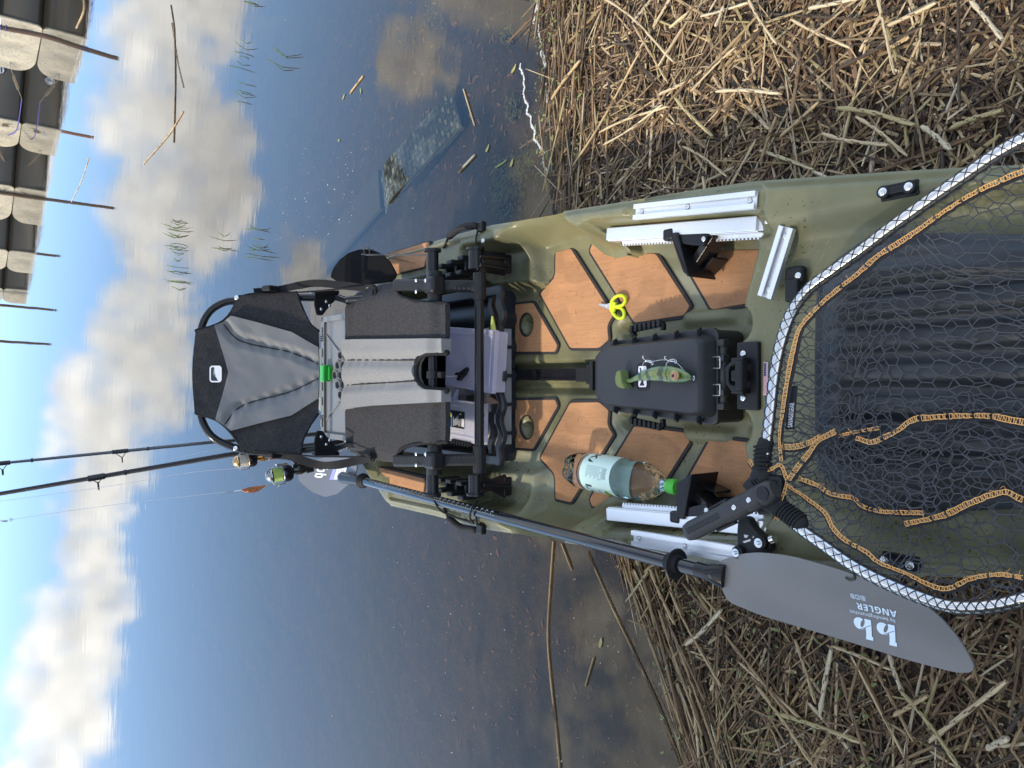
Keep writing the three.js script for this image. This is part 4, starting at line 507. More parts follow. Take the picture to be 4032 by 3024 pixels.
// bow hatch cover: ribbed black lid
{
  const right = [[3205, 1480], [3205, 1150], [3222, 1085], [3262, 1030], [3395, 930], [3480, 912], [3700, 912], [4032, 920]].map(([a, b]) => at(a, b, 0.31)); const h = right.map(p => [p.x - X0, p.z]); h[0][0] = 0;
  const out = [...h, [0.2, -0.2], [0.12, 0.02], [0, 0.06]], full = roundPoly([...out, ...out.slice(1, -1).reverse().map(([a, z]) => [-a, z])].map(([a, z]) => [a + X0, z]), 0.02);
  const Y = (x, z, o) => { const [d] = near(full, x, z), s = (x - X0) / 0.0345, r = 0.5 + 0.5 * Math.cos(s * Math.PI * 2 / 1.55); return V(x, 0.296 + o + 0.02 * sstep(0, -0.03, d) + 0.014 * sstep(-0.03, -0.06, d) * sstep(0.12, 0.62, r) + 0.012 * (1 - ((x - X0) / 0.22) ** 2), z); };
  const hc = part(kayak, 'bow_hatch', sheet(full, Y, 0.0075, 0.02), M([0.022, 0.025, 0.029], 0.4, 0, { bumpMap: rep(grainT, 14), bumpScale: 0.0003 }));
}

// ---------------------------------------------------------------- the seat
{
  const seat = thing('folding_chair', 'folding kayak seat in dark and light grey fabric on a black tube frame', 'seat', { base: at(1700, 1465, 0.3) });
  // bottom cushion
  const S = (pts, y = 0.47) => xz(list(pts, y)), zf = at(1376, 1465, 0.5).z, zn = at(1723, 1465, 0.46).z;
  const yb = (x, z) => { const t = (z - zf) / (zn - zf), s = (x - 0.03) / 0.27; return mix(0.5, 0.466, t) - 0.012 * Math.sin(Math.PI * clamp(t)) * (1 - s * s) - 0.02 * sstep(0.93, 1, t) - 0.02 * sstep(0.06, 0, t) - 0.03 * Math.pow(Math.max(0, Math.abs(s) - 0.8) / 0.2, 2); };
  const pk = (x, z) => 0.007 * (fbm(x * 16, z * 9, 3, 21) - 0.5);
  const seams = [[1418, 1418], [1517, 1494]].map(([a, b]) => [at(1376, a, 0.48), at(1723, b, 0.465)]);
  const quilt = (x, z) => { let k = 1; for (const [p, q] of seams) { const xx = mix(p.x, q.x, (z - p.z) / (q.z - p.z)); k = Math.min(k, sstep(0, 0.03, Math.abs(x - xx))); } return k; };
  const rightS = [[1376, 1180], [1380, 1150], [1400, 1132], [1450, 1122], [1500, 1112], [1535, 1112], [1548, 1130], [1572, 1160], [1610, 1180], [1660, 1190], [1723, 1192], [1723, 1332], [1376, 1338]], leftS = [[1376, 1612], [1480, 1597], [1600, 1590], [1723, 1583], [1723, 1742], [1660, 1745], [1610, 1755], [1575, 1775], [1555, 1812], [1530, 1822], [1490, 1818], [1440, 1806], [1400, 1795], [1378, 1780]];
  const mid = [[1376, 1338], [1723, 1332], [1723, 1388], [1680, 1390], [1645, 1405], [1630, 1435], [1630, 1485], [1645, 1515], [1675, 1532], [1723, 1538], [1723, 1583], [1600, 1590], [1480, 1597], [1376, 1612]];
  part(seat, 'seat_side', sheet(S(rightS), (x, z, o) => V(x, yb(x, z) + o + pk(x, z), z), 0.008, 0.016), FABRIC); part(seat, 'seat_side', sheet(S(leftS), (x, z, o) => V(x, yb(x, z) + o + pk(x, z), z), 0.008, 0.016), FABRIC);
  const cen = part(seat, 'seat_center', sheet(S(mid), (x, z, o) => V(x, yb(x, z) + 0.003 + o + (o < 0 ? 0 : 0.011 * quilt(x, z) + 0.003 * (1 - quilt(x, z)) * Math.sin(z * 150 + x * 20) * noise(x * 30, z * 30, 4)) + pk(x, z), z), 0.006, 0.02), LIGHTFAB);
  for (const [p, q] of seams) part(cen, 'seam', tube([...Array(14)].map((_, i) => p.clone().lerp(q, i / 13 * 0.8)).map(v => V(v.x, yb(v.x, v.z) + 0.0042, v.z)), 0.0018, { rad: 5 }), PIPING);
  const pipe = (pts, r = 0.006) => tube(list(pts, 0.47).map(p => V(p.x, yb(p.x, p.z) - 0.004, p.z)), r, { rad: 7 });
  part(seat, 'piping', [pipe([[1535, 1112], [1548, 1130], [1572, 1160], [1610, 1180], [1660, 1190], [1723, 1192]])], PIPING); part(seat, 'piping', [pipe([[1723, 1742], [1660, 1745], [1610, 1755], [1575, 1775], [1555, 1812]])], PIPING);
  part(seat, 'piping', [pipe([[1723, 1388], [1680, 1390], [1645, 1405], [1630, 1435], [1630, 1485], [1645, 1515], [1675, 1532], [1723, 1538]], 0.009)], PIPING);
  for (const y of [1150, 1790]) { const c = at(1462, y, 0.485); part(seat, 'strap_slot', new THREE.TorusGeometry(0.013, 0.005, 8, 20).rotateX(Math.PI / 2).scale(1.35, 1, 0.8).translate(c.x, yb(c.x, c.z) + 0.003, c.z), PIPING); part(seat, 'rivet', cyl(V(c.x, yb(c.x, c.z) - 0.002, c.z), V(c.x, yb(c.x, c.z) + 0.0015, c.z), 0.011), PADEDGE); }
  // cross bars and side links
  const rA = 0.0125, yA = 0.44, yB = 0.345;
  const A0 = at(1703, 992, yA), A1 = at(1703, 1942, yA), B0 = at(1880, 985, yB), B1 = at(1880, 1942, yB);
  part(seat, 'front_bar', [cyl(A0, A1, rA), cyl(A0, A0.clone().lerp(A1, 0.13), 0.0175), cyl(A1, A1.clone().lerp(A0, 0.13), 0.0175)], GLOSSBLACK); for (const [p, d] of [[A0, 1], [A1, -1]]) part(seat, 'end_cap', cyl(p, p.clone().add(V(0.008 * d, 0, 0)), 0.025), BLACK);
  const b0 = at(1887, 1075, yB), b1 = at(1887, 1855, yB); part(seat, 'foot_bar', [cyl(b0, b1, 0.0135)], GLOSSBLACK);
  for (const [y0, y1, s] of [[1075, 1180, 1], [1757, 1862, -1]]) {
    const c = (y0 + y1) / 2, f = at(1888, c, yB), m = at(1712, c - s * 4, yA + 0.004), r = at(1560, c - s * 4, 0.47), l = part(seat, 'side_link', [beam(r, m, 0.036, 0.034, 0.009), beam(m.clone().add(V(0, -0.004, -0.02)), f, 0.034, 0.034, 0.008), cyl(at(1888, y0, yB), at(1888, y1, yB), 0.0185), cyl(at(1712, y0 - 6, yA), at(1712, y1 + 6, yA), 0.021), box(m.x, m.y + 0.002, m.z, 0.05, 0.045, 0.055, 0.012)], BLACK);
    for (const [u, v] of [[1645, -1], [1645, 1], [1682, -1]]) part(l, 'rivet', screw(at(u, c + v * 22, 0.47).setY(0.476), 0.0055), STEEL);
    for (let k = 0; k < 5; k++) part(l, 'link_hole', cyl(at(1790 + k * 18, c + s * 8, 0.418 - k * 0.009), at(1790 + k * 18, c + s * 8, 0.4195 - k * 0.009), 0.0035), PADEDGE);
    // foot of the bar: the rubber ended bracket clipped into the deck
    const e0 = at(1872, s > 0 ? 985 : 1942, yB), e1 = at(1872, s > 0 ? 1060 : 1870, yB), q = at(1995, s > 0 ? 1040 : 1915, 0.24);
    const fb = part(seat, 'bar_foot', [cyl(e0, e1, 0.02), cyl(e0, e0.clone().add(V(0.007 * s, 0, 0)), 0.026), beam(e0.clone().lerp(e1, 0.25).add(V(0, 0, 0.012)), V(q.x + 0.022, q.y, q.z), 0.011, 0.03, 0.004), beam(e0.clone().lerp(e1, 0.9).add(V(0, 0, 0.012)), V(q.x - 0.022, q.y, q.z), 0.011, 0.03, 0.004), box(q.x, q.y, q.z, 0.055, 0.03, 0.016, 0.005), beam(e0.clone().lerp(e1, 0.55).add(V(0, -0.01, 0.014)), V(q.x, q.y - 0.01, q.z), 0.03, 0.012, 0.003)], GLOSSBLACK); part(fb, 'bolt', screw(V(q.x, q.y + 0.016, q.z - 0.004), 0.006), STEEL);
  }
  // backrest: a leaning plane
  const P0 = atZ(1250, 1466, -2.5), P1 = atZ(775, 1466, -2.68), vy = P1.clone().sub(P0).normalize(), vx = V(1, 0, 0), vn = vx.clone().cross(vy), H = P0.distanceTo(P1);
  const loc = pts => pts.map(([a, b]) => { const p = atP(a, b, P0, vn).sub(P0); return [p.dot(vx), p.dot(vy)]; });
  const sb = [[[885, 1278], [938, 1336], [1150, 1389], [1254, 1433]], [[890, 1669], [943, 1604], [1150, 1539], [1254, 1490]]].map(loc);
  const bow = (x, y) => { let k = 1; for (const s of sb) for (let i = 1; i < s.length; i++) { const dx = s[i][0] - s[i - 1][0], dy = s[i][1] - s[i - 1][1], t = clamp(((x - s[i - 1][0]) * dx + (y - s[i - 1][1]) * dy) / (dx * dx + dy * dy)); k = Math.min(k, sstep(0, 0.028, Math.hypot(x - s[i - 1][0] - dx * t, y - s[i - 1][1] - dy * t))); } return k; };
  const put = (x, y, o) => P0.clone().addScaledVector(vx, x).addScaledVector(vy, y).addScaledVector(vn, o);
  const cv = (x, y) => 0.03 * (x / 0.27) ** 2 + 0.02 * (y / H) ** 2 - 0.01;
  const B = (pts, m, extra = 0, name, q) => part(seat, name, sheet(loc(pts), (x, y, o) => put(x, y, cv(x, y) + extra + o + 0.009 * (fbm(x * 14 + 3, y * 14, 3, 27) - 0.5) + (q && o >= 0 ? 0.013 * bow(x, y) + 0.003 * (1 - bow(x, y)) * Math.sin(y * 170) : 0)), 0.007, 0.02), m);
  B([[779, 1302], [766, 1380], [764, 1466], [767, 1550], [776, 1623], [856, 1650], [904, 1466], [852, 1283]], FABRIC, 0.002, 'head_panel');
  B([[846, 1283], [885, 1262], [914, 1230], [943, 1172], [991, 1160], [1169, 1153], [1180, 1185], [1191, 1216], [1222, 1278], [1252, 1302], [1254, 1370], [1150, 1307], [1001, 1265], [916, 1245], [885, 1268]], FABRIC, 0, 'back_side');
  B([[1254, 1566], [1251, 1630], [1218, 1679], [1194, 1732], [1186, 1785], [1087, 1785], [967, 1770], [935, 1730], [909, 1695], [880, 1670], [919, 1692], [1025, 1665], [1150, 1635]], FABRIC, 0, 'back_side');
  B([[852, 1283], [904, 1466], [856, 1650], [890, 1674], [919, 1693], [1025, 1665], [1150, 1634], [1254, 1568], [1257, 1466], [1254, 1368], [1150, 1308], [1001, 1266], [916, 1245], [885, 1268]], LIGHTFAB, 0.004, 'back_center', true);
  const bc = seat.children[seat.children.length - 1]; for (const s of sb) part(bc, 'seam', tube(s.map(([x, y]) => put(x, y, cv(x, y) + 0.0065)), 0.0017, { rad: 5 }), PIPING);
  const edge = (pts, r = 0.006) => part(seat, 'piping', tube(loc(pts).map(([x, y]) => put(x, y, cv(x, y) - 0.006)), r, { rad: 7 }), PIPING);
  edge([[776, 1302], [846, 1283], [885, 1262], [914, 1230], [943, 1172]]); edge([[776, 1625], [856, 1652], [909, 1696], [967, 1772]]); edge([[943, 1172], [991, 1160], [1169, 1153]], 0.004); edge([[967, 1770], [1087, 1786], [1186, 1786]], 0.004); edge([[1169, 1153], [1191, 1216], [1222, 1278], [1252, 1302]], 0.005); edge([[1251, 1630], [1218, 1679], [1194, 1732], [1186, 1785]], 0.005); edge([[779, 1302], [764, 1466], [776, 1623]], 0.005);
  const lg = canvas(256, 192, (c, w, h) => { c.clearRect(0, 0, w, h); const rr = (x, y, ww, hh, r) => { c.beginPath(); c.moveTo(x + r, y); c.arcTo(x + ww, y, x + ww, y + hh, r); c.arcTo(x + ww, y + hh, x, y + hh, r); c.arcTo(x, y + hh, x, y, r); c.arcTo(x, y, x + ww, y, r); c.closePath(); }; c.fillStyle = '#f2f2f2'; rr(8, 8, 240, 176, 46); c.fill(); c.fillStyle = '#2b2b2e'; c.beginPath(); c.moveTo(30, 60); c.quadraticCurveTo(30, 28, 60, 28); c.lineTo(196, 28); c.quadraticCurveTo(226, 28, 226, 60); c.lineTo(226, 80); c.quadraticCurveTo(130, 70, 30, 132); c.fill(); c.strokeStyle = '#f2f2f2'; c.lineWidth = 5; for (let i = 0; i < 4; i++) { c.beginPath(); c.moveTo(70 + i * 36, 120 - i * 8); c.quadraticCurveTo(96 + i * 34, 80, 150 + i * 26, 62 + i * 5); c.stroke(); } });
  const q4 = loc([[878, 1507], [878, 1437], [827, 1437], [827, 1507]]); part(seat.children.find(c => c.name === 'head_panel'), 'logo', patch((u, v) => { const x = mix(mix(q4[0][0], q4[1][0], u), mix(q4[3][0], q4[2][0], u), v), y = mix(q4[0][1], q4[3][1], v); return put(x, y, cv(x, y) + 0.0085); }, 8, 6), PRINT(lg), 'white rounded logo of a wave in a frame', true);
  // back frame hoop and brackets
  const hp = loc([[1290, 1172], [1180, 1168], [1050, 1172], [930, 1180], [880, 1185], [825, 1215], [792, 1265], [778, 1330], [775, 1466], [778, 1600], [792, 1665], [830, 1722], [885, 1752], [960, 1775], [1080, 1782], [1190, 1775], [1290, 1765]]); part(seat, 'back_frame', tube(hp.map(([x, y]) => put(x, y, -0.028)), 0.0125, { seg: 90, rad: 10 }), GLOSSBLACK);
  for (const [y, s] of [[1180, 1], [1758, -1]]) { const p = z => atZ(z[0], y + s * z[1], -2.47); const br = part(seat, 'hinge_bracket', [extr(roundPoly([[1236, -34], [1322, -34], [1322, 0], [1300, 20], [1268, 62], [1245, 62], [1236, 20]].map(q => { const v = p(q); return [v.x, v.y]; }), 0.004), 0.006, 0.001).translate(0, 0, -2.47), beam(p([1322, -10]), atZ(1372, y + s * 6, -2.36), 0.022, 0.02, 0.004), beam(p([1232, -28]), p([1330, -28]), 0.012, 0.03, 0.003, V(0, 0, 1))], GLOSSBLACK); for (const q of [[1262, 38], [1282, 8], [1295, 24]]) part(br, 'rivet', screw(p(q).setZ(-2.463), 0.0055, V(0, 0, 1)), STEEL); part(seat, 'seat_strut', [tube([atZ(1372, y, -2.36), at(1470, y - s * 8, 0.46), at(1560, y - s * 22, 0.455)], 0.012)], GLOSSBLACK); }
  // webbing straps down the sides
  const band = (pts, w) => { const c = curve(pts), n = pts.length * 6, R = []; for (let i = 0; i <= n; i++) { const p = c.getPoint(i / n), t = c.getTangent(i / n), s = V(0.9, 0.4 * Math.sin(i * 0.4), 0.3).addScaledVector(t, -t.dot(V(0.9, 0.4 * Math.sin(i * 0.4), 0.3))).normalize(), o = s.clone().cross(t); R.push([p.clone().addScaledVector(s, w / 2).addScaledVector(o, 0.001), p.clone().addScaledVector(s, w / 2).addScaledVector(o, -0.001), p.clone().addScaledVector(s, -w / 2).addScaledVector(o, -0.001), p.clone().addScaledVector(s, -w / 2).addScaledVector(o, 0.001)]); } return loft(R); };
  part(seat, 'strap', band([atZ(1000, 1150, -2.6), atZ(1090, 1142, -2.56), atZ(1170, 1125, -2.5), atZ(1240, 1115, -2.44), atZ(1330, 1122, -2.34), at(1440, 1134, 0.5)], 0.025), WEB); part(seat, 'strap', band([atZ(1060, 1790, -2.58), atZ(1150, 1800, -2.52), atZ(1240, 1828, -2.46), atZ(1310, 1832, -2.38), atZ(1390, 1818, -2.3), at(1455, 1800, 0.5)], 0.028), WEB);
  part(seat, 'tension_cord', poly([atZ(940, 1165, -2.6), atZ(1250, 1146, -2.44), at(1470, 1125, 0.5)], 0.003), WEB); part(seat, 'tension_cord', poly([atZ(960, 1772, -2.6), atZ(1230, 1797, -2.44), at(1450, 1800, 0.5)], 0.003), WEB);
  for (const y of [1172, 1765]) part(seat, 'rivet', screw(atZ(y < 1400 ? 932 : 928, y, -2.58), 0.008, V(0, 0.5, 0.86)), STEEL);
  for (const [a, b] of [[1065, 1137], [1075, 1792]]) { const p = atZ(a, b, -2.55); part(seat, 'strap_buckle', box(p.x, p.y, p.z, 0.02, 0.045, 0.04, 0.006, [0.4, 0, 0]), BLACK); }
}
// grey crate behind the seat
{
  const Y = 0.415, c = [[1262, 1250], [1262, 1722], [1500, 1722], [1500, 1250]].map(([a, b]) => at(a, b, Y)), xA = c[1].x, xB = c[0].x, zA = c[0].z, zB = c[2].z + 0.02, cx = (xA + xB) / 2, W = xB - xA, G = M([0.155, 0.16, 0.165], 0.5, 0, { bumpMap: rep(grainT, 12), bumpScale: 0.0002 }), t = thing('storage_crate', 'light grey plastic crate with a honeycomb lid and green clip behind the seat', 'crate', { base: [cx, 0.25, (zA + zB) / 2] });
  const L = zB - zA, cz = (zA + zB) / 2; part(t, 'body', [box(cx, 0.33, cz, W * 0.94, 0.14, L * 0.94, 0.01), ...[...Array(16)].map((_, i) => box(xA + W * 0.02, 0.395, mix(zA, zB, (i + 0.5) / 16), 0.014, 0.012, 0.006, 0.001))], G);
  const hx = (x, z, r) => [...Array(6)].map((_, k) => { const a = k / 6 * 6.283; return [x + Math.cos(a) * r * 0.8, z + Math.sin(a) * r]; }), holes = []; const hz = at(1335, 1480, Y).z; for (let i = -2; i <= 2; i++) for (let j = -1; j <= 1; j++) { if (Math.abs(i) === 2 && j !== 0) continue; const x = at(1335, 1476, Y).x + i * 0.036, z = hz + j * 0.05 + (i % 2 ? 0.025 : 0); holes.push(hx(x, z, 0.021)); }
  const rect = (a, b, c2, d) => [[a, c2], [b, c2], [b, d], [a, d]]; const lid = part(t, 'lid', [prism(roundPoly(rect(xA + 0.02, xB - 0.02, zA + 0.03, zB), 0.01), 0.396, 0.405, 0, holes), ...[[xA, xA + 0.02], [xB - 0.02, xB]].map(([a, b]) => prism(rect(a, b, zA, zB), 0.392, Y, 0.002)), prism(rect(xA, xB, zA, zA + 0.032), 0.392, Y, 0.002), ...holes.map(h => prism(h.map(([x, z]) => { const q = h.reduce((s, p) => [s[0] + p[0] / 6, s[1] + p[1] / 6], [0, 0]); return [q[0] + (x - q[0]) * 1.2, q[1] + (z - q[1]) * 1.2]; }), 0.404, 0.411, 0, [h])), ...[[0.15, 0.3], [0.85, 0.7]].map(([a, b]) => beam(V(mix(xA, xB, a), 0.407, zA + 0.04), V(mix(xA, xB, b), 0.407, zA + 0.16), 0.005, 0.006, 0.001)), ...[0.12, 0.3, 0.42, 0.58, 0.7, 0.88].map(k => box(mix(xA, xB, k), Y + 0.002, zA + 0.016, 0.03, 0.006, 0.014, 0.002))], G);
  const ct = part(lid, 'lid_liner', box(cx, 0.385, hz, 0.19, 0.006, 0.16, 0.002), M([0.5, 0.47, 0.33], 0.8)); part(lid, 'slot_frame', [0.17, 0.83].flatMap(k => [-0.012, -0.004, 0.004].map(o => box(mix(xA, xB, k) + o, Y + 0.0015, zA + 0.016, 0.004, 0.003, 0.024, 0.0005))), PADEDGE);
  const gp = at(1272, 1470, 0.43); part(t, 'clip', [box(gp.x, 0.422, gp.z, 0.062, 0.026, 0.04, 0.005), box(gp.x, 0.41, gp.z + 0.024, 0.05, 0.02, 0.016, 0.004)], M([0.02, 0.4, 0.035], 0.45), 'bright green clip');
}
// black flap on the right of the seat
{
  const Y = 0.40, pl = xz(list([[1300, 1090], [1310, 1058], [1335, 1022], [1370, 995], [1410, 982], [1455, 981], [1500, 1000], [1535, 1035], [1556, 1075], [1558, 1087], [1540, 1108], [1450, 1122], [1350, 1125]], Y)), c = at(1430, 1085, Y), t = thing('gear_flap', 'round black neoprene flap with a cord loop, hanging out right of the seat', 'flap', { base: c });
  part(t, 'flap', sheet(roundPoly(pl, 0.01), (x, z, o) => V(x, Y + o - 0.3 * (x - c.x) ** 2, z), 0.01, 0.006), M([0.009, 0.009, 0.0095], 0.95, 0, { specularIntensity: 0.05, bumpMap: rep(grainT, 14), bumpScale: 0.0008 }));
  part(t, 'cord', [tube([at(1425, 1001, Y + 0.006), at(1440, 1003, Y + 0.008), at(1550, 1003, 0.42), at(1690, 1005, 0.445)], 0.0026, { rad: 6 }), tube([at(1438, 1000, Y + 0.008), at(1432, 985, Y + 0.01), at(1440, 974, Y + 0.012), at(1452, 980, Y + 0.012), at(1456, 998, Y + 0.008), at(1445, 1004, Y + 0.006)], 0.0022, { rad: 6 })], M([0.05, 0.05, 0.05], 0.8));
}
// tray under the seat with the tackle boxes
{
  const Y = 0.262, c0 = at(1640, 1100, Y), c1 = at(1985, 1100, Y), xr = at(1960, 1122, Y).x, xl = at(1960, 1835, Y).x, t = thing('storage_tray', 'black plastic drawer tray with a wavy front under the seat', 'tray', { base: [(xr + xl) / 2, FLOOR, (c0.z + c1.z) / 2] });
  const zb = c0.z - 0.2, zf2 = c1.z, wave = [...Array(49)].map((_, i) => { const k = i / 48, e = sstep(0, 0.06, k) * sstep(1, 0.94, k); return [mix(xr, xl, k), zf2 - 0.018 * (0.5 - 0.5 * Math.cos(k * 6.283 * 6)) * e - 0.004 - (1 - e) * 0.02]; });
  const o = [[xr, zb], ...wave, [xl, zb]], inn = [[xr - 0.02, zb + 0.02], ...wave.slice(1, -1).map(([x, z]) => [mix(x, (xr + xl) / 2, 0.05), z - 0.02]), [xl + 0.02, zb + 0.02]];
  part(t, 'rim', [prism(o, 0.245, Y, 0.003, [inn]), prism(o.map(([x, z]) => [mix(x, (xr + xl) / 2, 0.02), z > zb + 0.1 ? z - 0.068 : z]), FLOOR + 0.004, 0.246, 0, [inn.map(([x, z]) => [mix(x, (xr + xl) / 2, 0.02), z > zb + 0.1 ? z - 0.068 : z])])], M([0.02, 0.024, 0.032], 0.33)); part(t, 'tray_floor', box((xr + xl) / 2, FLOOR + 0.006, (zb + zf2) / 2 - 0.05, xr - xl - 0.03, 0.006, zf2 - zb - 0.24, 0.001), GLOSSBLACK);
}
function clearBox(name, label, P, y0, h, tint, o = {}) {   // translucent hinged box: P near-right corner, near-left corner (level), depth back
  const ex = P[1].clone().sub(P[0]).setY(0), W = ex.length(), D = o.depth; ex.normalize(); const ez = V(-ex.z, 0, ex.x); if (ez.z > 0) ez.negate();
  const b = P[0].clone().setY(y0), p = (u, v, y) => b.clone().addScaledVector(ex, u).addScaledVector(ez, v).add(V(0, y, 0)), t = thing(name, label, 'tackle box', { base: b });
  const clear = new THREE.MeshPhysicalMaterial({ transmission: 0.7, thickness: 0, roughness: 0.22, ior: 1.45 }); clear.color.setRGB(...tint);
  const bx = (u0, u1, v0, v1, ya, yb, r = 0.002) => { const c = p((u0 + u1) / 2, (v0 + v1) / 2, (ya + yb) / 2), g = new RoundedBoxGeometry(u1 - u0, yb - ya, v1 - v0, 2, Math.min(r, (u1 - u0) / 2.1, (yb - ya) / 2.1, (v1 - v0) / 2.1)); return g.rotateY(Math.atan2(-ex.z, ex.x)).translate(c.x, c.y, c.z); };
  part(t, 'body', [bx(0, W, 0, 0.002, 0, h - 0.008), bx(0, W, D - 0.002, D, 0, h - 0.008), bx(0, 0.002, 0, D, 0, h - 0.008), bx(W - 0.002, W, 0, D, 0, h - 0.008), bx(0, W, 0, D, 0, 0.002)], clear);
  const lid = part(t, 'lid', [bx(-0.003, W + 0.003, -0.003, D, h - 0.006, h - 0.003, 0.003), bx(-0.003, W + 0.003, -0.004, -0.001, h - 0.016, h - 0.004, 0.001), bx(-0.004, -0.001, 0, D, h - 0.016, h - 0.004, 0.001), bx(W + 0.001, W + 0.004, 0, D, h - 0.016, h - 0.004, 0.001), bx(0.012, W - 0.012, 0.012, 0.014, h - 0.004, h, 0.0008), bx(0.012, 0.014, 0.012, D - 0.02, h - 0.004, h, 0.0008), bx(W - 0.014, W - 0.012, 0.012, D - 0.02, h - 0.004, h, 0.0008)], clear);
  part(t, 'divider', [0.33, 0.66].map(k => bx(W * k, W * k + 0.0015, 0.003, D - 0.003, 0.002, h - 0.01, 0.0005)).concat([bx(0.003, W - 0.003, D * 0.4, D * 0.4 + 0.0015, 0.002, h - 0.01, 0.0005)]), clear);
  const R = rng(o.seed || 3), cols = o.cols || []; for (const c of cols) { const u = (0.12 + 0.76 * R()) * W, v = (0.1 + 0.75 * R()) * D, a = R() * 3, q = p(u, v, h * 0.45), d = ex.clone().multiplyScalar(Math.cos(a)).addScaledVector(ez, Math.sin(a)), L = 0.04 + R() * 0.04, rr = [...Array(9)].map((_, i) => { const k = i / 8, r = 0.011 * Math.sin(Math.PI * (0.08 + 0.86 * Math.pow(k, 0.8))) + 0.0008, s = d.clone().cross(UP), cc = q.clone().addScaledVector(d, (k - 0.5) * 2 * L); return [...Array(8)].map((_, m) => cc.clone().addScaledVector(s, Math.cos(m / 8 * 6.283) * r).addScaledVector(UP, Math.sin(m / 8 * 6.283) * r)); }); part(t, 'bait', loft(rr), M(c, 0.5)); }
  if (o.extra) o.extra(t, p, W, D, h, bx);
  return t;
}
const lav = [0.86, 0.84, 0.93];
clearBox('tackle_box', 'large clear tackle box at the bottom of the tray, under the other boxes', [at(1958, 1292, 0.235), at(1958, 1752, 0.235)], 0.182, 0.055, [0.75, 0.76, 0.78], { depth: 0.3, seed: 4, cols: [[0.3, 0.2, 0.1], [0.4, 0.05, 0.08], [0.05, 0.05, 0.06], [0.2, 0.2, 0.05], [0.1, 0.1, 0.1]] });
clearBox('tackle_box', 'clear lavender tackle box filled with soft baits, at the right under the seat', [at(1945, 1305, 0.3), at(1932, 1545, 0.3)], 0.25, 0.05, lav, { depth: 0.26, seed: 7, cols: [[0.6, 0.62, 0.12], [0.75, 0.2, 0.4], [0.3, 0.25, 0.6], [0.7, 0.45, 0.3], [0.35, 0.3, 0.65], [0.62, 0.5, 0.4], [0.4, 0.55, 0.2], [0.5, 0.4, 0.7], [0.8, 0.7, 0.8]], extra: (t, p, W, D, h, bx) => part(t, 'latch', bx(W + 0.004, W + 0.01, D * 0.35, D * 0.47, h - 0.02, h - 0.004), M([0.03, 0.08, 0.2], 0.4)) });
clearBox('tackle_box', 'small clear tackle box with a printed black label and black latches', [at(1878, 1590, 0.298), at(1874, 1745, 0.298)], 0.256, 0.042, [0.87, 0.87, 0.94], {
  depth: 0.24, seed: 9, cols: [[0.55, 0.5, 0.65], [0.6, 0.58, 0.4]], extra: (t, p, W, D, h, bx) => {
    part(t, 'seal_rim', [bx(0.004, W - 0.004, 0.002, 0.006, h - 0.012, h - 0.006, 0.001), bx(0.002, 0.006, 0.002, D - 0.01, h - 0.012, h - 0.006, 0.001)], M([0.55, 0.5, 0.25], 0.6));
    for (let k = 0; k < 4; k++) part(t, 'latch', bx(W * 0.25 + k * 0.019, W * 0.25 + k * 0.019 + 0.013, -0.012, -0.002, h - 0.02, h + 0.001, 0.002), BLACK);
    part(t, 'hinge_bar', [bx(W + 0.002, W + 0.012, 0.03, 0.14, h - 0.014, h + 0.001, 0.002), ...[...Array(7)].map((_, k) => bx(W + 0.004, W + 0.015, 0.036 + k * 0.015, 0.044 + k * 0.015, h - 0.008, h + 0.004, 0.001))], BLACK);
    const lb = canvas(256, 256, (c, w, hh) => { c.fillStyle = '#0d0e12'; c.fillRect(0, 0, w, hh); c.fillStyle = '#2e78b8'; c.fillRect(92, 0, 12, hh * 0.9); c.fillStyle = '#d8c92e'; c.beginPath(); c.ellipse(80, 190, 16, 40, 0.2, 0, 7); c.fill(); c.fillStyle = '#cfd2d8'; for (let i = 0; i < 7; i++) c.fillRect(118 + i * 14, 20 + (i * 37 % 30), 5, 150 - (i * 53 % 70)); c.fillStyle = '#eee'; c.fillRect(222, 30, 30, 120); c.fillStyle = '#222'; for (let i = 0; i < 9; i++) c.fillRect(226, 36 + i * 12, 22, 4); c.fillStyle = '#c8b9a6'; c.beginPath(); c.arc(205, 215, 12, 0, 7); c.fill(); });
    part(t, 'label', patch((u, v) => p(mix(0.03, W - 0.035, v), mix(0.19, 0.07, u), h - 0.0022), 4, 4), PRINT(lb), 'black printed label', true);
  }
});
clearBox('tackle_box', 'smoky clear tackle box with a black packet, lying between the other two boxes', [at(1912, 1545, 0.262), at(1915, 1618, 0.262)], 0.24, 0.022, [0.6, 0.58, 0.55], { depth: 0.2, seed: 12, cols: [[0.3, 0.2, 0.14]], extra: (t, p, W, D, h, bx) => part(t, 'packet', bx(0.004, W - 0.006, 0.01, 0.1, h, h + 0.006, 0.001), M([0.03, 0.028, 0.02], 0.4)) });
// pull handle on a cord round the front bar
{
  const c = at(1704, 1475, 0.44), k = at(1815, 1470, 0.3), t = thing('pull_handle', 'small black T shaped pull handle hanging on a cord from the front bar', 'handle', { base: c });
  part(t, 'clamp', [cyl(at(1704, 1462, 0.44), at(1704, 1490, 0.44), 0.0185), box(at(1740, 1476, 0.432).x, 0.432, at(1738, 1476, 0.432).z, 0.018, 0.018, 0.022, 0.003)], BLACK); part(t, 'cord', tube([at(1742, 1477, 0.43), at(1770, 1482, 0.37), at(1800, 1480, 0.315)], 0.0016, { rad: 5 }), M([0.5, 0.5, 0.5], 0.7));
  part(t, 'grip', prism(roundPoly(xz(list([[1793, 1477], [1798, 1466], [1812, 1465], [1828, 1452], [1838, 1445], [1840, 1456], [1830, 1476], [1818, 1490], [1808, 1500], [1800, 1496], [1806, 1484]], 0.305)), 0.003), 0.296, 0.31, 0.003), GLOSSBLACK);
}

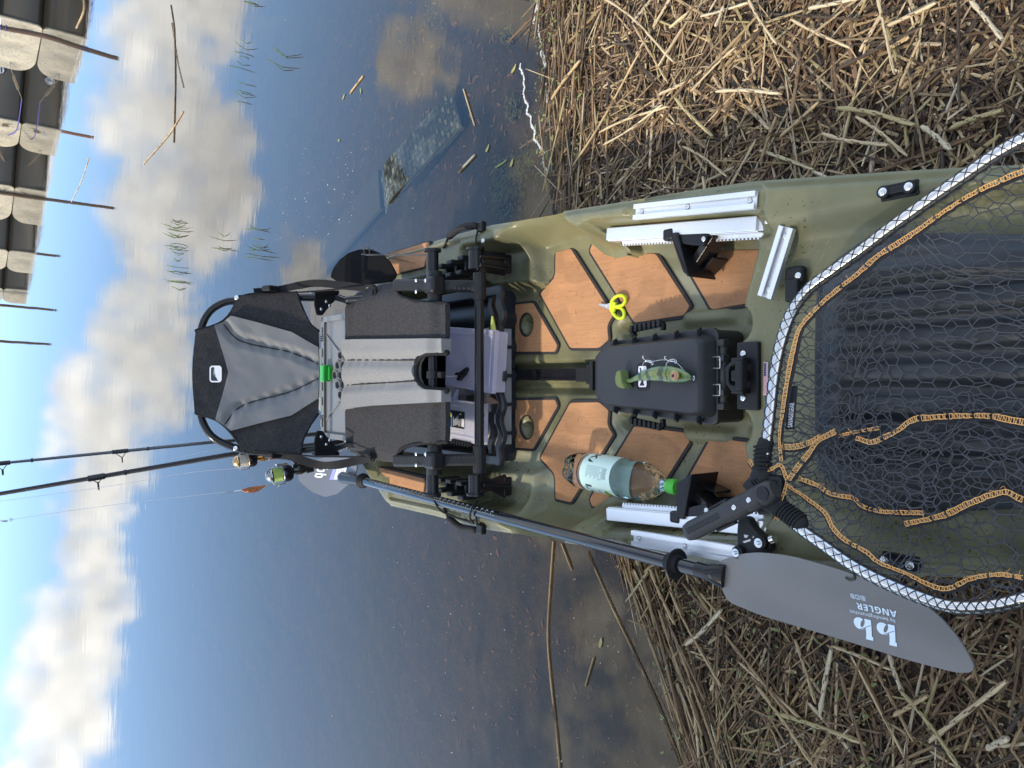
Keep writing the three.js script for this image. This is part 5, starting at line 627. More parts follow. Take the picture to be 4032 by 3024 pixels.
// ---------------------------------------------------------------- things lying on the deck
{ // dry box
  const fy = 0.25, ty = 0.288, fl = xz(list([[2340, 1408], [2392, 1345], [2805, 1288], [2828, 1306], [2825, 1664], [2805, 1674], [2395, 1617], [2340, 1556]], fy)), tp = xz(list([[2350, 1412], [2383, 1368], [2732, 1333], [2748, 1348], [2748, 1616], [2730, 1628], [2380, 1590], [2348, 1552]], ty)), c = at(2580, 1482, fy), t = thing('dry_box', 'black hard plastic dry box standing on the deck between the foot pads', 'box', { base: [c.x, FLOOR, c.z] });
  const B2 = M([0.021, 0.023, 0.027], 0.5, 0, { bumpMap: rep(grainT, 40), bumpScale: 0.0003 }), sc = (p, k) => p.map(([x, z]) => [c.x + (x - c.x) * k, c.z + (z - c.z) * k]), ring = (p, y) => roundPoly(p, 0.012, 3).map(([x, z]) => V(x, y, z));
  part(t, 'body', loft([ring(sc(fl, 0.97), FLOOR + 0.004), ring(sc(fl, 0.97), fy - 0.012)]), B2);
  const big = roundPoly(fl, 0.012, 3), lid = part(t, 'lid', [prism(big, fy - 0.014, fy, 0.003), ...loft([ring(sc(tp, 1.12), fy - 0.003), ring(sc(tp, 1.06), ty - 0.012), ring(sc(tp, 1.015), ty - 0.003), ring(sc(tp, 0.99), ty)])], B2);
  const ribs = []; for (const k of [0.12, 0.32, 0.52, 0.72, 0.92]) for (const [a, b] of [[2, 1], [5, 6]]) { const p = [mix(fl[b][0], fl[a][0], k), mix(fl[b][1], fl[a][1], k)], q = [p[0] + (c.x - p[0]) * 0.12, p[1]]; ribs.push(beam(V(p[0] + (c.x - p[0]) * 0.03, fy + 0.004, p[1]), V(q[0], fy + 0.018, q[1]), 0.006, 0.016, 0.001)); } part(lid, 'rib', ribs, B2).userData.kind = 'stuff';
  const hz = at(2842, 1480, fy).z; part(t, 'hinge', [cyl(V(at(2842, 1335, fy).x, fy - 0.006, hz), V(at(2842, 1605, fy).x, fy - 0.006, hz), 0.0085), ...[1350, 1410, 1545, 1600].map(y => box(at(2842, y, fy).x, fy - 0.004, hz, 0.014, 0.022, 0.02, 0.003))], B2);
  for (const y of [1405, 1450, 1514, 1557]) part(t, 'hinge_pin', [poly([at(2778, y, fy + 0.006), at(2836, y, fy + 0.008)], 0.0022, 6)], STEEL);
  for (const y of [1428, 1535]) part(t, 'hinge_pin', poly([at(2835, y - 22, fy + 0.007), at(2835, y + 22, fy + 0.007)], 0.0022, 6), STEEL);
  for (const s of [[[2490, 1298], [2612, 1272], [2612, 1300], [2500, 1325]], [[2490, 1655], [2612, 1682], [2610, 1650], [2500, 1630]]]) { const p = s.map(([a, b]) => at(a, b, 0.225)); part(t, 'carry_bar', [beam(p[0], p[1], 0.014, 0.016, 0.003), beam(p[0], p[3], 0.01, 0.012, 0.002), beam(p[1], p[2], 0.01, 0.012, 0.002), ...[...Array(7)].map((_, k) => { const q = p[0].clone().lerp(p[1], 0.06 + k * 0.147); return box(q.x, q.y + 0.008, q.z, 0.017, 0.008, 0.008, 0.001); })], BLACK); }
  const fz = at(2340, 1480, fy); part(t, 'front_latch', [box(fz.x, fy - 0.004, fz.z - 0.006, 0.075, 0.022, 0.014, 0.003), box(fz.x, fy - 0.012, fz.z - 0.016, 0.05, 0.016, 0.012, 0.003)], BLACK);
  const lq = [[2552, 1438], [2552, 1528], [2515, 1528], [2515, 1438]].map(([a, b]) => at(a, b, ty)), lc = lq.reduce((a, p) => a.add(p), V()).multiplyScalar(0.25); const rim = part(lid, 'logo_badge', [prism(roundPoly(xz(lq).map(([x, z]) => [lc.x + (x - lc.x) * 1.25, lc.z + (z - lc.z) * 1.35]), 0.012), ty - 0.002, ty + 0.0015, 0.001), prism(roundPoly(xz(lq), 0.009), ty, ty + 0.0024, 0.0006)], GLOSSBLACK);
  const lg = canvas(192, 128, (c2, w, h) => { c2.clearRect(0, 0, w, h); c2.fillStyle = '#e4e6f4'; c2.beginPath(); c2.moveTo(30, 8); c2.lineTo(162, 8); c2.quadraticCurveTo(184, 8, 184, 30); c2.lineTo(184, 98); c2.quadraticCurveTo(184, 120, 162, 120); c2.lineTo(30, 120); c2.quadraticCurveTo(8, 120, 8, 98); c2.lineTo(8, 30); c2.quadraticCurveTo(8, 8, 30, 8); c2.fill(); c2.fillStyle = '#16171c'; c2.beginPath(); c2.moveTo(20, 24); c2.lineTo(70, 60); c2.lineTo(172, 22); c2.lineTo(172, 44); c2.quadraticCurveTo(90, 60, 20, 92); c2.fill(); });
  const l2 = lq.map(p => V(p.x, ty + 0.0032, p.z)); part(lid, 'logo', patch(quad(l2[1], l2[0], l2[3], l2[2]), 6, 4), PRINT(lg), 'white wave logo', true);
}
{ // fish lure lying on its side on the box
  const y = 0.288, sp = [[2700, 1490, 2, 3], [2722, 1489, 5, 6], [2710, 1487, 17, 10], [2680, 1480, 28, 13], [2640, 1474, 33.5, 15], [2600, 1471, 32, 15], [2560, 1474, 27, 13], [2530, 1480, 20, 10], [2508, 1488, 13, 8], [2490, 1496, 9, 6], [2478, 1500, 9, 6]].slice(1), t = thing('fishing_lure', 'green fish shaped lure with an orange eye, lying on the black dry box', 'lure', { base: at(2600, 1475, y) });
  const px = 1.62 / FOC, rings = sp.map(([a, b, r, h], i) => { const n = sp[Math.min(i + 1, sp.length - 1)], m = sp[Math.max(i - 1, 0)], p = at(a, b, y + 0.016), d = at(n[0], n[1], y + 0.016).sub(at(m[0], m[1], y + 0.016)).normalize(), s = UP.clone().cross(d); return [...Array(18)].map((_, k) => { const an = k / 18 * 6.283; return p.clone().addScaledVector(s, Math.cos(an) * r * px).add(V(0, Math.sin(an) * h * px * 1.05, 0)); }); });
  const skin = tex(512, 256, (u, v) => { const bars = sstep(0.25, 0.5, Math.sin(u * 46 + 2 * noise(u * 9, v * 12, 5))) * sstep(0.3, 0.36, u) * sstep(0.78, 0.72, u), n = fbm(u * 40, v * 30, 3, 8), belly = sstep(0.32, 0.5, Math.cos((v - 0.02) * 6.283) * -1), yl = sstep(0.42, 0.65, fbm(u * 14, v * 10, 3, 2)); let r = mix(0.24, 0.42, yl) + 0.14 * (n - 0.5), g = mix(0.36, 0.46, yl) + 0.12 * (n - 0.5), b = mix(0.16, 0.2, yl); r = mix(r, 0.4, belly * 0.4); g = mix(g, 0.52, belly * 0.4); b = mix(b, 0.38, belly * 0.4); const k = bars * 0.7; return [mix(r, 0.08, k), mix(g, 0.14, k), mix(b, 0.07, k)]; }, true);
  const SKIN = new THREE.MeshPhysicalMaterial({ map: skin, roughness: 0.28, clearcoat: 0.6, clearcoatRoughness: 0.15 }); const body = part(t, 'body', loft(rings), SKIN, undefined, true);
  const TAIL = M([0.13, 0.17, 0.05], 0.6, 0, { bumpMap: rep(grainT, 30), bumpScale: 0.0008 }); part(t, 'tail', [loft([[2480, 1500, 9, 6], [2468, 1500, 10, 5], [2458, 1499, 8, 4]].map(([a, b, r, h]) => { const p = at(a, b, y + 0.015); return [...Array(12)].map((_, k) => p.clone().add(V(Math.cos(k / 12 * 6.283) * r * px, Math.sin(k / 12 * 6.283) * h * px, 0))); })), prism(roundPoly(xz(list([[2452, 1457], [2440, 1462], [2434, 1485], [2436, 1512], [2446, 1526], [2470, 1530], [2474, 1524], [2462, 1505], [2460, 1480], [2456, 1462]], y + 0.018)), 0.004), y + 0.002, y + 0.03, 0.004)], TAIL);
  const e = at(2656, 1479, y + 0.032), eye = part(t, 'eye', turned([[0, 0.0055], [0.005, 0.005], [0.0085, 0.003], [0.0105, 0], [0.0105, -0.004]], e, e.clone().add(UP), 24), M([0.42, 0.16, 0.07], 0.15, 0, { clearcoat: 1 })); part(eye, 'pupil', new THREE.SphereGeometry(0.0042, 12, 8).scale(1, 0.6, 1).translate(e.x - 0.0006, e.y + 0.0042, e.z), GLOSSBLACK); part(eye, 'eye_ring', new THREE.TorusGeometry(0.0105, 0.0014, 6, 26).rotateX(Math.PI / 2).translate(e.x, e.y + 0.0006, e.z), M([0.28, 0.33, 0.12], 0.4));
  const r0 = at(2724, 1489, y + 0.012); part(t, 'nose_ring', new THREE.TorusGeometry(0.0045, 0.0011, 6, 18).rotateX(1.2).translate(r0.x, r0.y, r0.z + 0.004), CHROME);
  part(t, 'gill_plate', tube(list([[2628, 1452], [2620, 1470], [2628, 1495]], y + 0.033), 0.0012, { rad: 5 }), M([0.05, 0.09, 0.05], 0.4));
  const hook = (c, a0, s) => { const l = []; for (let k = 0; k < 3; k++) { const an = a0 + k * 2.094, d = V(Math.cos(an), 0.35, Math.sin(an)), b = c.clone(), q = V(Math.cos(a0 + 1.4), 0, Math.sin(a0 + 1.4)); l.push(tube([b, b.clone().addScaledVector(q, s), b.clone().addScaledVector(q, s * 1.25).addScaledVector(d, s * 0.35), b.clone().addScaledVector(q, s * 1.0).addScaledVector(d, s * 0.75), b.clone().addScaledVector(q, s * 0.65).addScaledVector(d, s * 0.8)], 0.0009, { rad: 5 })); } return l; };
  for (const [a, b, an] of [[2568, 1430, 3.6], [2660, 1424, 3.4]]) { const c = at(a, b, y + 0.012); part(t, 'treble_hook', [hook(c, an, 0.018), new THREE.TorusGeometry(0.004, 0.0008, 5, 14).rotateX(1.3).translate(c.x, c.y, c.z)], STEEL); }
  part(t, 'trace_wire', tube(list([[2540, 1425], [2575, 1422], [2610, 1417], [2660, 1426], [2690, 1455], [2716, 1483]], y + 0.012), 0.0006, { rad: 4, caps: false }), STEEL);
}
{ // scissors
  const y = FLOOR + 0.013, c = at(2395, 1208, y), t = thing('scissors', 'small fishing scissors with lime yellow handles on the tan deck pad', 'scissors', { base: c }), LIME = M([0.62, 0.75, 0.02], 0.4);
  const lp = (pts, yy) => tube(list(pts, yy), 0.0046, { closed: true, rad: 8, seg: 44 });
  const h1 = part(t, 'handle', [lp([[2408, 1192], [2420, 1172], [2440, 1163], [2458, 1168], [2463, 1182], [2455, 1198], [2436, 1206], [2420, 1205]], y + 0.004), beam(at(2404, 1198, y + 0.003), at(2425, 1204, y + 0.003), 0.018, 0.009, 0.003)], LIME), h2 = part(t, 'handle', [lp([[2405, 1212], [2425, 1210], [2445, 1213], [2458, 1230], [2456, 1248], [2440, 1254], [2424, 1245], [2412, 1228]], y - 0.001), beam(at(2403, 1210, y), at(2424, 1216, y), 0.016, 0.009, 0.003)], LIME);
  const bl = (pts, yy) => prism(xz(list(pts, yy)), yy - 0.0008, yy + 0.0008, 0.0003); part(t, 'blade', bl([[2406, 1192], [2385, 1198], [2362, 1195], [2356, 1200], [2366, 1206], [2390, 1209], [2408, 1206]], y + 0.002), STEEL); part(t, 'blade', bl([[2408, 1204], [2388, 1199], [2364, 1199], [2358, 1203], [2372, 1209], [2394, 1216], [2408, 1220]], y - 0.001), STEEL); part(t, 'pivot', screw(at(2388, 1204, y + 0.003), 0.003), STEEL);
}
{ // water bottle
  const r = 0.0485, a = at(2252, 1844, FLOOR + 0.011 + r), b = at(2662, 1918, FLOOR + 0.014 + r), ax = b.clone().sub(a), L = ax.length(); ax.normalize();
  const t = thing('water_bottle', 'clear plastic water bottle with mint label and green cap on the left deck pads', 'bottle', { base: a.clone().lerp(b, 0.5).setY(FLOOR) });
  const prof = [[0, 0.012], [0.016, 0.008], [0.03, 0.002], [0.041, 0.006], [0.047, 0.022], [r, 0.04], [r * 0.98, 0.06], [r * 0.93, 0.068], [r, 0.076], [r * 0.985, 0.08]]; for (const [k, q] of [[0.085, 0.985], [0.19, 0.985], [0.196, 0.95], [0.204, 0.995], [0.225, 0.995], [0.232, 0.96], [0.24, 0.99], [0.262, 0.95], [0.282, 0.83], [0.298, 0.66], [0.312, 0.46], [0.322, 0.33], [0.326, 0.29]]) prof.push([r * q, k * L / 0.36]);
  prof.push([0.0145, L * 0.935], [0.0145, L], [0, L]); const PET = new THREE.MeshPhysicalMaterial({ transmission: 1, thickness: 0.09, roughness: 0.03, ior: 1.33, attenuationColor: new THREE.Color(0.72, 0.9, 0.92), attenuationDistance: 0.35 }); PET.color.setRGB(1, 1, 1);
  const basis = new THREE.Quaternion().setFromUnitVectors(UP, ax); const g = new THREE.LatheGeometry(prof.map(([x, h]) => new THREE.Vector2(x, h)), 60); { const p = g.attributes.position; for (let i = 0; i < p.count; i++) { const h = p.getY(i), an = Math.atan2(p.getZ(i), p.getX(i)), k = 1 - 0.16 * sstep(0.05, 0.0, h) * (0.5 + 0.5 * Math.cos(an * 5)); p.setX(i, p.getX(i) * k); p.setZ(i, p.getZ(i) * k); } g.computeVertexNormals(); } g.applyQuaternion(basis).translate(a.x, a.y, a.z);
  const bodyM = part(t, 'body', g, PET, undefined, true);
  const lb = canvas(1024, 512, (c, w, h) => { c.fillStyle = '#cfe8dc'; c.fillRect(0, 0, w, h); c.fillStyle = '#15202a'; c.font = 'bold 150px sans-serif'; c.save(); c.translate(700, 440); c.fillText('LOKA', 0, 0); c.restore(); c.save(); c.translate(190, 440); c.fillText('LOKA', 0, 0); c.restore(); c.font = '60px sans-serif'; c.fillText('Päron', 250, 270); const pear = (x, y) => { c.fillStyle = '#8faa2c'; c.beginPath(); c.ellipse(x, y, 58, 52, 0, 0, 7); c.fill(); c.beginPath(); c.ellipse(x + 40, y - 34, 34, 30, 0.6, 0, 7); c.fill(); c.fillStyle = '#6d8d1f'; c.beginPath(); c.ellipse(x - 18, y + 14, 30, 26, 0, 0, 7); c.fill(); }; pear(300, 120); pear(430, 80); pear(800, 120); c.fillStyle = '#5d767e'; for (let i = 0; i < 13; i++) c.fillRect(30, 190 + i * 17, 120 - (i * 31 % 40), 5); c.fillStyle = '#4a5a60'; for (let i = 0; i < 16; i++) c.fillRect(40 + i * 6, 60, 3 - i % 2, 70); c.strokeStyle = '#4a5a60'; c.lineWidth = 3; c.strokeRect(38, 140, 40, 34); c.strokeRect(90, 140, 50, 34); });
  lb.wrapS = THREE.RepeatWrapping; const lab = new THREE.CylinderGeometry(r * 1.006, r * 1.006, L * 0.3, 60, 1, true); { const u = lab.attributes.uv; for (let i = 0; i < u.count; i++) u.setXY(i, u.getX(i) + 0.62, u.getY(i)); } lab.translate(0, L * 0.385, 0).applyQuaternion(basis).translate(a.x, a.y, a.z); part(t, 'label', lab, new THREE.MeshPhysicalMaterial({ map: lb, roughness: 0.4 }), 'pale green label with pears', true);
  part(t, 'cap', [cyl(a.clone().addScaledVector(ax, L * 0.94), b.clone().addScaledVector(ax, 0.004), 0.0165, 0.0165, 28), ...[...Array(28)].map((_, k) => { const s = V(0, 0, 0).copy(ax).cross(UP).normalize(), u = s.clone().cross(ax), an = k / 28 * 6.283, o = s.multiplyScalar(Math.cos(an) * 0.0167).addScaledVector(u, Math.sin(an) * 0.0167); return beam(a.clone().addScaledVector(ax, L * 0.955).add(o), b.clone().add(o), 0.0012, 0.0012, 0); })], M([0.08, 0.5, 0.05], 0.4), 'green screw cap');
}
{ // rail mount on the left gunwale
  const y = 0.335, t = thing('rail_mount', 'black plate bracket with two steel bolts bolted to the left gunwale track', 'bracket', { base: at(2960, 2130, 0.3) });
  part(t, 'plate', prism(roundPoly(xz(list([[2905, 2035], [2945, 2035], [2965, 2075], [3000, 2110], [3030, 2135], [3035, 2165], [3010, 2185], [2960, 2190], [2905, 2185], [2900, 2100]], y)), 0.008), 0.316, y, 0.003), BLACK);
  for (const [a, b, r] of [[2990, 2137, 0.014], [2900, 2176, 0.013]]) { const c = at(a, b, y + 0.01), k = part(t, 'knob', turned([[0, 0.012], [r * 0.9, 0.012], [r, 0.009], [r, 0]], c.clone().setY(y - 0.002), c.clone().setY(y + 1), 10), BLACK); part(k, 'bolt', [cyl(c.clone().setY(y + 0.008), c.clone().setY(y + 0.014), r * 0.62, r * 0.62, 20), cyl(c.clone().setY(y + 0.01), c.clone().setY(y + 0.02), r * 0.3, r * 0.3, 6)], CHROME); }
  part(t, 'side_nut', cyl(at(3035, 2125, y), at(3050, 2120, y), 0.008), STEEL);
  const WHITE = M([0.6, 0.62, 0.66], 0.6); part(t, 'torn_sticker', [[[2930, 2105], [2948, 2108], [2940, 2118], [2932, 2116]], [[2925, 2132], [2955, 2122], [2956, 2130], [2932, 2138]], [[2962, 2118], [2968, 2109], [2970, 2116]]].map(p => prism(xz(list(p, y)), y, y + 0.0008)), WHITE, 'scraps of a torn white sticker');
}
// ---------------------------------------------------------------- paddle
{
  const Y = 0.345, n0 = at(2815, 2255, Y), n1 = at(3838, 2642, Y), f1 = at(1395, 1893, 0.36), ax = n1.clone().sub(n0).setY(0).normalize(), sd = V(-ax.z, 0, ax.x), CARB = M([0.008, 0.009, 0.011], 0.25, 0, { specularIntensity: 0.2, clearcoat: 1, clearcoatRoughness: 0.04 });
  const t = thing('kayak_paddle', 'black carbon paddle with grey blades lying along the left gunwale', 'paddle', { base: n0 });
  const bladeY = (x, z, k = 1) => { const c = (x - n0.x) * sd.x + (z - n0.z) * sd.z, l = (x - n0.x) * ax.x + (z - n0.z) * ax.z; return Y - 0.004 + 3.2 * (c - 0.012 * k) ** 2 * sstep(0, 0.12, l) + 0.05 * Math.max(0, l - 0.15) ** 2; };
  const GREY = M([0.175, 0.167, 0.16], 0.36, 0, { bumpMap: rep(grainT, 8), bumpScale: 0.00025 });
  const nb = roundPoly(xz(list([[2806, 2222], [2853, 2200], [2925, 2179], [3016, 2169], [3142, 2178], [3231, 2199], [3347, 2230], [3520, 2290], [3650, 2350], [3718, 2406], [3791, 2512], [3839, 2623], [3829, 2647], [3771, 2650], [3569, 2599], [3337, 2527], [3000, 2425], [2860, 2370], [2831, 2308]], Y)), 0.02);
  const blade = part(t, 'blade', sheet(nb, (x, z, o) => V(x, bladeY(x, z) + o, z), 0.006, 0.004), GREY);
  const s0 = at(1378, 1880, 0.362), s1 = at(2820, 2262, Y); part(t, 'shaft', [cyl(s0, s1, 0.0148, 0.0148, 24)], CARB); part(t, 'blade_socket', loft([[2748, 2241, 0.0162, 0.0162], [2790, 2253, 0.0166, 0.0164], [2822, 2262, 0.021, 0.0135], [2850, 2271, 0.023, 0.008]].map(([u, v, w, h]) => { const p = at(u, v, Y); return [...Array(22)].map((_, k) => p.clone().addScaledVector(sd, Math.cos(k / 22 * 6.283) * w).add(V(0, Math.sin(k / 22 * 6.283) * h, 0))); })), GLOSSBLACK);
  for (const [u, v, m] of [[2652, 2213, 1], [1442, 1898, -1]]) { const p = s0.clone().lerp(s1, (at(u, v, 0.35).z - s0.z) / (s1.z - s0.z)), d = s1.clone().sub(s0).normalize().multiplyScalar(m); part(t, 'drip_ring', turned([[0.0148, -0.018], [0.019, -0.017], [0.021, -0.008], [0.031, 0.002], [0.032, 0.006], [0.029, 0.006], [0.02, -0.001], [0.018, 0.012], [0.0148, 0.012]].map(([r, h]) => [m < 0 ? 0.0148 + (r - 0.0148) * 0.75 : r, h]), p, p.clone().add(d), 36), RUBBER); }
  // ruler printed on the shaft
  const ru = canvas(2048, 64, (c, w, h) => { c.clearRect(0, 0, w, h); c.fillStyle = '#dfe6ec'; for (let i = 0; i < 116; i++) c.fillRect(16 + i * 17.2, 4, 3, i % 4 === 0 ? 24 : i % 2 ? 9 : 14); c.font = 'bold 24px sans-serif'; for (let i = 1; i < 29; i++) c.fillText(String(i), 8 + i * 68.8, 56); });
  { const d = s1.clone().sub(s0), pa = s0.clone().lerp(s1, (at(1500, 1900, 0.35).z - s0.z) / d.z), pb = s0.clone().lerp(s1, (at(1980, 2050, 0.35).z - s0.z) / d.z), D = d.clone().normalize(), sx = D.clone().cross(UP).normalize(), uu = sx.clone().cross(D); part(t.children[1], 'ruler_marks', patch((u, v) => { const an = 0.25 + v * 1.15, p = pa.clone().lerp(pb, u); return p.addScaledVector(sx, -Math.cos(an) * 0.01515).addScaledVector(uu, Math.sin(an) * 0.01515); }, 40, 6), PRINT(ru), 'white ruler marks', true); }
  // lettering on the near blade
  const tx = canvas(768, 768, (c, w, h) => { c.clearRect(0, 0, w, h); c.fillStyle = '#dfeefa'; const b = x => { c.save(); c.translate(x, 0); c.beginPath(); c.moveTo(0, 0); c.lineTo(110, 0); c.quadraticCurveTo(95, 120, 118, 225); c.lineTo(118, 330); c.lineTo(20, 330); c.lineTo(20, 60); c.lineTo(0, 60); c.fill(); c.beginPath(); c.ellipse(195, 235, 92, 98, 0, 0, 7); c.fill(); c.globalCompositeOperation = 'destination-out'; c.beginPath(); c.ellipse(150, 245, 26, 70, 0.35, 0, 7); c.fill(); c.lineWidth = 9; c.beginPath(); c.moveTo(30, 240); c.lineTo(255, 100); c.stroke(); c.restore(); }; b(40); b(385); c.font = '74px sans-serif'; c.fillText('by bendingbranches', 40, 430, 690); c.font = 'bold 150px sans-serif'; c.fillText('ANGLER', 6, 580, 756); c.font = 'bold 140px sans-serif'; c.lineWidth = 7; c.strokeStyle = '#dfeefa'; c.strokeText('ace', 420, 722, 330); });
  const q = [[3330, 2316], [3548, 2352], [3542, 2550], [3338, 2500]].map(([a, b]) => at(a, b, Y)); part(blade, 'lettering', patch((u, v) => { const p = quad(q[1], q[0], q[3], q[2])(u, v); return V(p.x, bladeY(p.x, p.z) + 0.0012, p.z); }, 18, 18), PRINT(tx), 'pale blue maker lettering', true);
  const st = at(3360, 2274, Y + 0.01); part(blade, 'cut_notch', tube([at(3382, 2262, Y + 0.02), at(3378, 2275, Y + 0.017), at(3362, 2279, Y + 0.015), at(3350, 2272, Y + 0.014)].map(p => V(p.x, bladeY(p.x, p.z) + 0.001, p.z)), 0.0025, { rad: 6 }), M([0.05, 0.05, 0.03], 0.6));
  // far blade
  const FY = 0.372, fb = roundPoly(xz(list([[1178, 1894], [1176, 1860], [1190, 1835], [1220, 1815], [1285, 1795], [1350, 1800], [1394, 1822], [1396, 1850], [1375, 1895], [1340, 1920], [1309, 1946], [1264, 1959], [1222, 1940]], FY)), 0.02); const fbl = part(t, 'blade', sheet(fb, (x, z, o) => V(x, FY + o + 0.02 * Math.sin((z + 2.5) * 5), z), 0.008, 0.004), M([0.1, 0.1, 0.105], 0.4)); part(t, 'blade_socket', cyl(at(1350, 1880, FY), at(1420, 1893, FY - 0.006), 0.022, 0.0165, 18), GLOSSBLACK);
  const t2 = canvas(256, 256, (c, w, h) => { c.clearRect(0, 0, w, h); c.fillStyle = '#c8ccd6'; c.fillRect(20, 20, 150, 70); c.fillStyle = '#8f8fd0'; c.fillRect(20, 92, 150, 22); c.fillStyle = '#e2e6ee'; c.font = 'italic bold 92px sans-serif'; c.fillText('bb', 30, 214); c.fillStyle = '#6a6d77'; for (let i = 0; i < 3; i++) c.fillRect(30, 36 + i * 16, 130, 3); }); const q2 = [[1372, 1818], [1340, 1922], [1192, 1928], [1222, 1826]].map(([a, b]) => at(a, b, FY)), q2f = quad(q2[3], q2[2], q2[1], q2[0]); part(fbl, 'lettering', patch((u, v) => { const p = q2f(u, v); return V(p.x, FY + 0.02 * Math.sin((p.z + 2.5) * 5) + 0.002, p.z); }, 8, 8), PRINT(t2), 'white lettering and label', true);
  // leash loops round shaft and gunwale
  part(t, 'shaft_strap', [tube([at(1716, 1945, 0.33), at(1712, 1975, 0.37), at(1735, 2010, 0.36), at(1790, 2035, 0.33), at(1845, 2052, 0.3)], 0.0032), tube([at(1845, 2052, 0.3), at(1865, 2060, 0.33), at(1850, 2035, 0.372), at(1858, 2000, 0.375), at(1880, 1975, 0.34)], 0.0032)], RUBBER);
}

// ---------------------------------------------------------------- landing net over the bow
{
  const Y = 0.385, t = thing('landing_net', 'folding landing net with a bright aluminium hoop, black netting and orange trim over the bow', 'net', { base: at(3040, 1850, 0.36) });
  const hoopR = [[3014, 1790], [3022, 1720], [3036, 1600], [3052, 1464], [3080, 1335], [3118, 1232], [3183, 1142], [3286, 1064], [3400, 982], [3509, 898], [3653, 795], [3792, 699], [3925, 608], [4032, 548], [4160, 495], [4330, 470], [4520, 600], [4640, 1000], [4680, 1500], [4600, 2000], [4420, 2220], [4200, 2310], [4032, 2358], [3928, 2382], [3828, 2392], [3729, 2384], [3629, 2352], [3530, 2312], [3430, 2265], [3338, 2212], [3245, 2146], [3149, 2078], [3100, 2035], [3060, 1990]];
  const hy = (i, n) => Y + 0.01 * Math.sin(i / n * 6.28), hp = hoopR.map(([a, b], i) => at(a, b, Y)), hc = curve(hp);
  part(t, 'hoop', tube(hp, 0.0098, { seg: 260, rad: 14 }), M([0.6, 0.6, 0.6], 0.22, 1));
  // yoke, boots and grip
  part(t, 'hoop_boot', [tube(list([[3015, 1745], [3004, 1790], [3002, 1840], [3012, 1880]], Y), 0.0145), ...[...Array(6)].map((_, k) => { const p = at(3004, 1760 + k * 16, Y); return new THREE.TorusGeometry(0.015, 0.0022, 6, 20).rotateY(Math.PI / 2).translate(p.x, p.y, p.z); })], RUBBER);
  part(t, 'hoop_boot', [tube(list([[3068, 1985], [3085, 2012], [3115, 2036], [3150, 2058]], Y), 0.0145), ...[...Array(7)].map((_, k) => { const p = at(3080 + k * 11, 2005 + k * 8, Y), g = new THREE.TorusGeometry(0.0155, 0.002, 6, 20); g.applyQuaternion(new THREE.Quaternion().setFromUnitVectors(V(0, 0, 1), at(3150, 2058, Y).sub(at(3068, 1985, Y)).normalize())); return g.translate(p.x, p.y, p.z); })], RUBBER);
  const yk = part(t, 'yoke', [beam(at(3005, 1850, Y), at(2985, 1900, Y), 0.035, 0.016, 0.005), beam(at(2990, 1890, Y), at(2945, 1935, Y), 0.03, 0.014, 0.004), beam(at(3010, 1960, Y), at(3070, 2000, Y), 0.035, 0.016, 0.005), beam(at(2985, 2000, Y - 0.01), at(3060, 1985, Y - 0.01), 0.026, 0.014, 0.004), box(at(3035, 1935, Y).x, Y - 0.004, at(3035, 1935, Y).z, 0.06, 0.022, 0.05, 0.008), ...[...Array(6)].map((_, k) => beam(at(2955 + k * 9, 1895 - k * 6, Y + 0.008), at(2975 + k * 9, 1918 - k * 6, Y + 0.008), 0.003, 0.005, 0.001)), ...[...Array(6)].map((_, k) => beam(at(3000 + k * 12, 1978 + k * 2, Y + 0.004), at(3006 + k * 12, 2008 + k * 2, Y + 0.004), 0.003, 0.005, 0.001))], BLACK);
  const g0 = at(2712, 2096, Y + 0.012), g1 = at(3018, 1942, Y + 0.016), gd = g1.clone().sub(g0), gl = gd.length(), gn = gd.clone().normalize(), gs = UP.clone().cross(gn).normalize(), gu = gn.clone().cross(gs);
  const sec = (k, w, h) => [...Array(20)].map((_, i) => { const a = i / 20 * 6.283, c = Math.cos(a), s = Math.sin(a), e = 0.75; return g0.clone().addScaledVector(gn, gl * k).addScaledVector(gs, Math.sign(c) * Math.abs(c) ** e * w).addScaledVector(gu, Math.sign(s) * Math.abs(s) ** e * h); });
  const grip = part(t, 'grip', loft([sec(-0.02, 0.012, 0.01), sec(0, 0.0165, 0.0145), sec(0.06, 0.019, 0.0165), sec(0.5, 0.0185, 0.0165), sec(0.56, 0.0205, 0.0175), sec(0.6, 0.0195, 0.0165), sec(0.76, 0.0195, 0.0168), sec(0.775, 0.0175, 0.0155), sec(0.79, 0.0195, 0.0168), sec(0.93, 0.0198, 0.017), sec(0.94, 0.0178, 0.0155), sec(0.955, 0.0205, 0.0175), sec(1.06, 0.0195, 0.0165), sec(1.1, 0.014, 0.012)]), M([0.03, 0.03, 0.031], 0.55, 0, { bumpMap: rep(grainT, 20), bumpScale: 0.0003 }));
  part(grip, 'grip_groove', [...Array(19)].map((_, k) => { const p = g0.clone().addScaledVector(gn, gl * (0.06 + k * 0.0235)).addScaledVector(gu, 0.0162); return beam(p.clone().addScaledVector(gs, -0.006), p.clone().addScaledVector(gs, 0.006), 0.0022, 0.002, 0.0008, gu); }), PADEDGE).userData.kind = 'stuff';
  for (const k of [0.68, 0.86]) part(grip, 'rivet', screw(g0.clone().addScaledVector(gn, gl * k).addScaledVector(gu, 0.0168), 0.0052, gu), STEEL);
  part(grip, 'end_plug', cyl(g0.clone().addScaledVector(gn, gl * 1.02).addScaledVector(gu, 0.012), g0.clone().addScaledVector(gn, gl * 1.02).addScaledVector(gu, 0.0175), 0.0125), GLOSSBLACK);
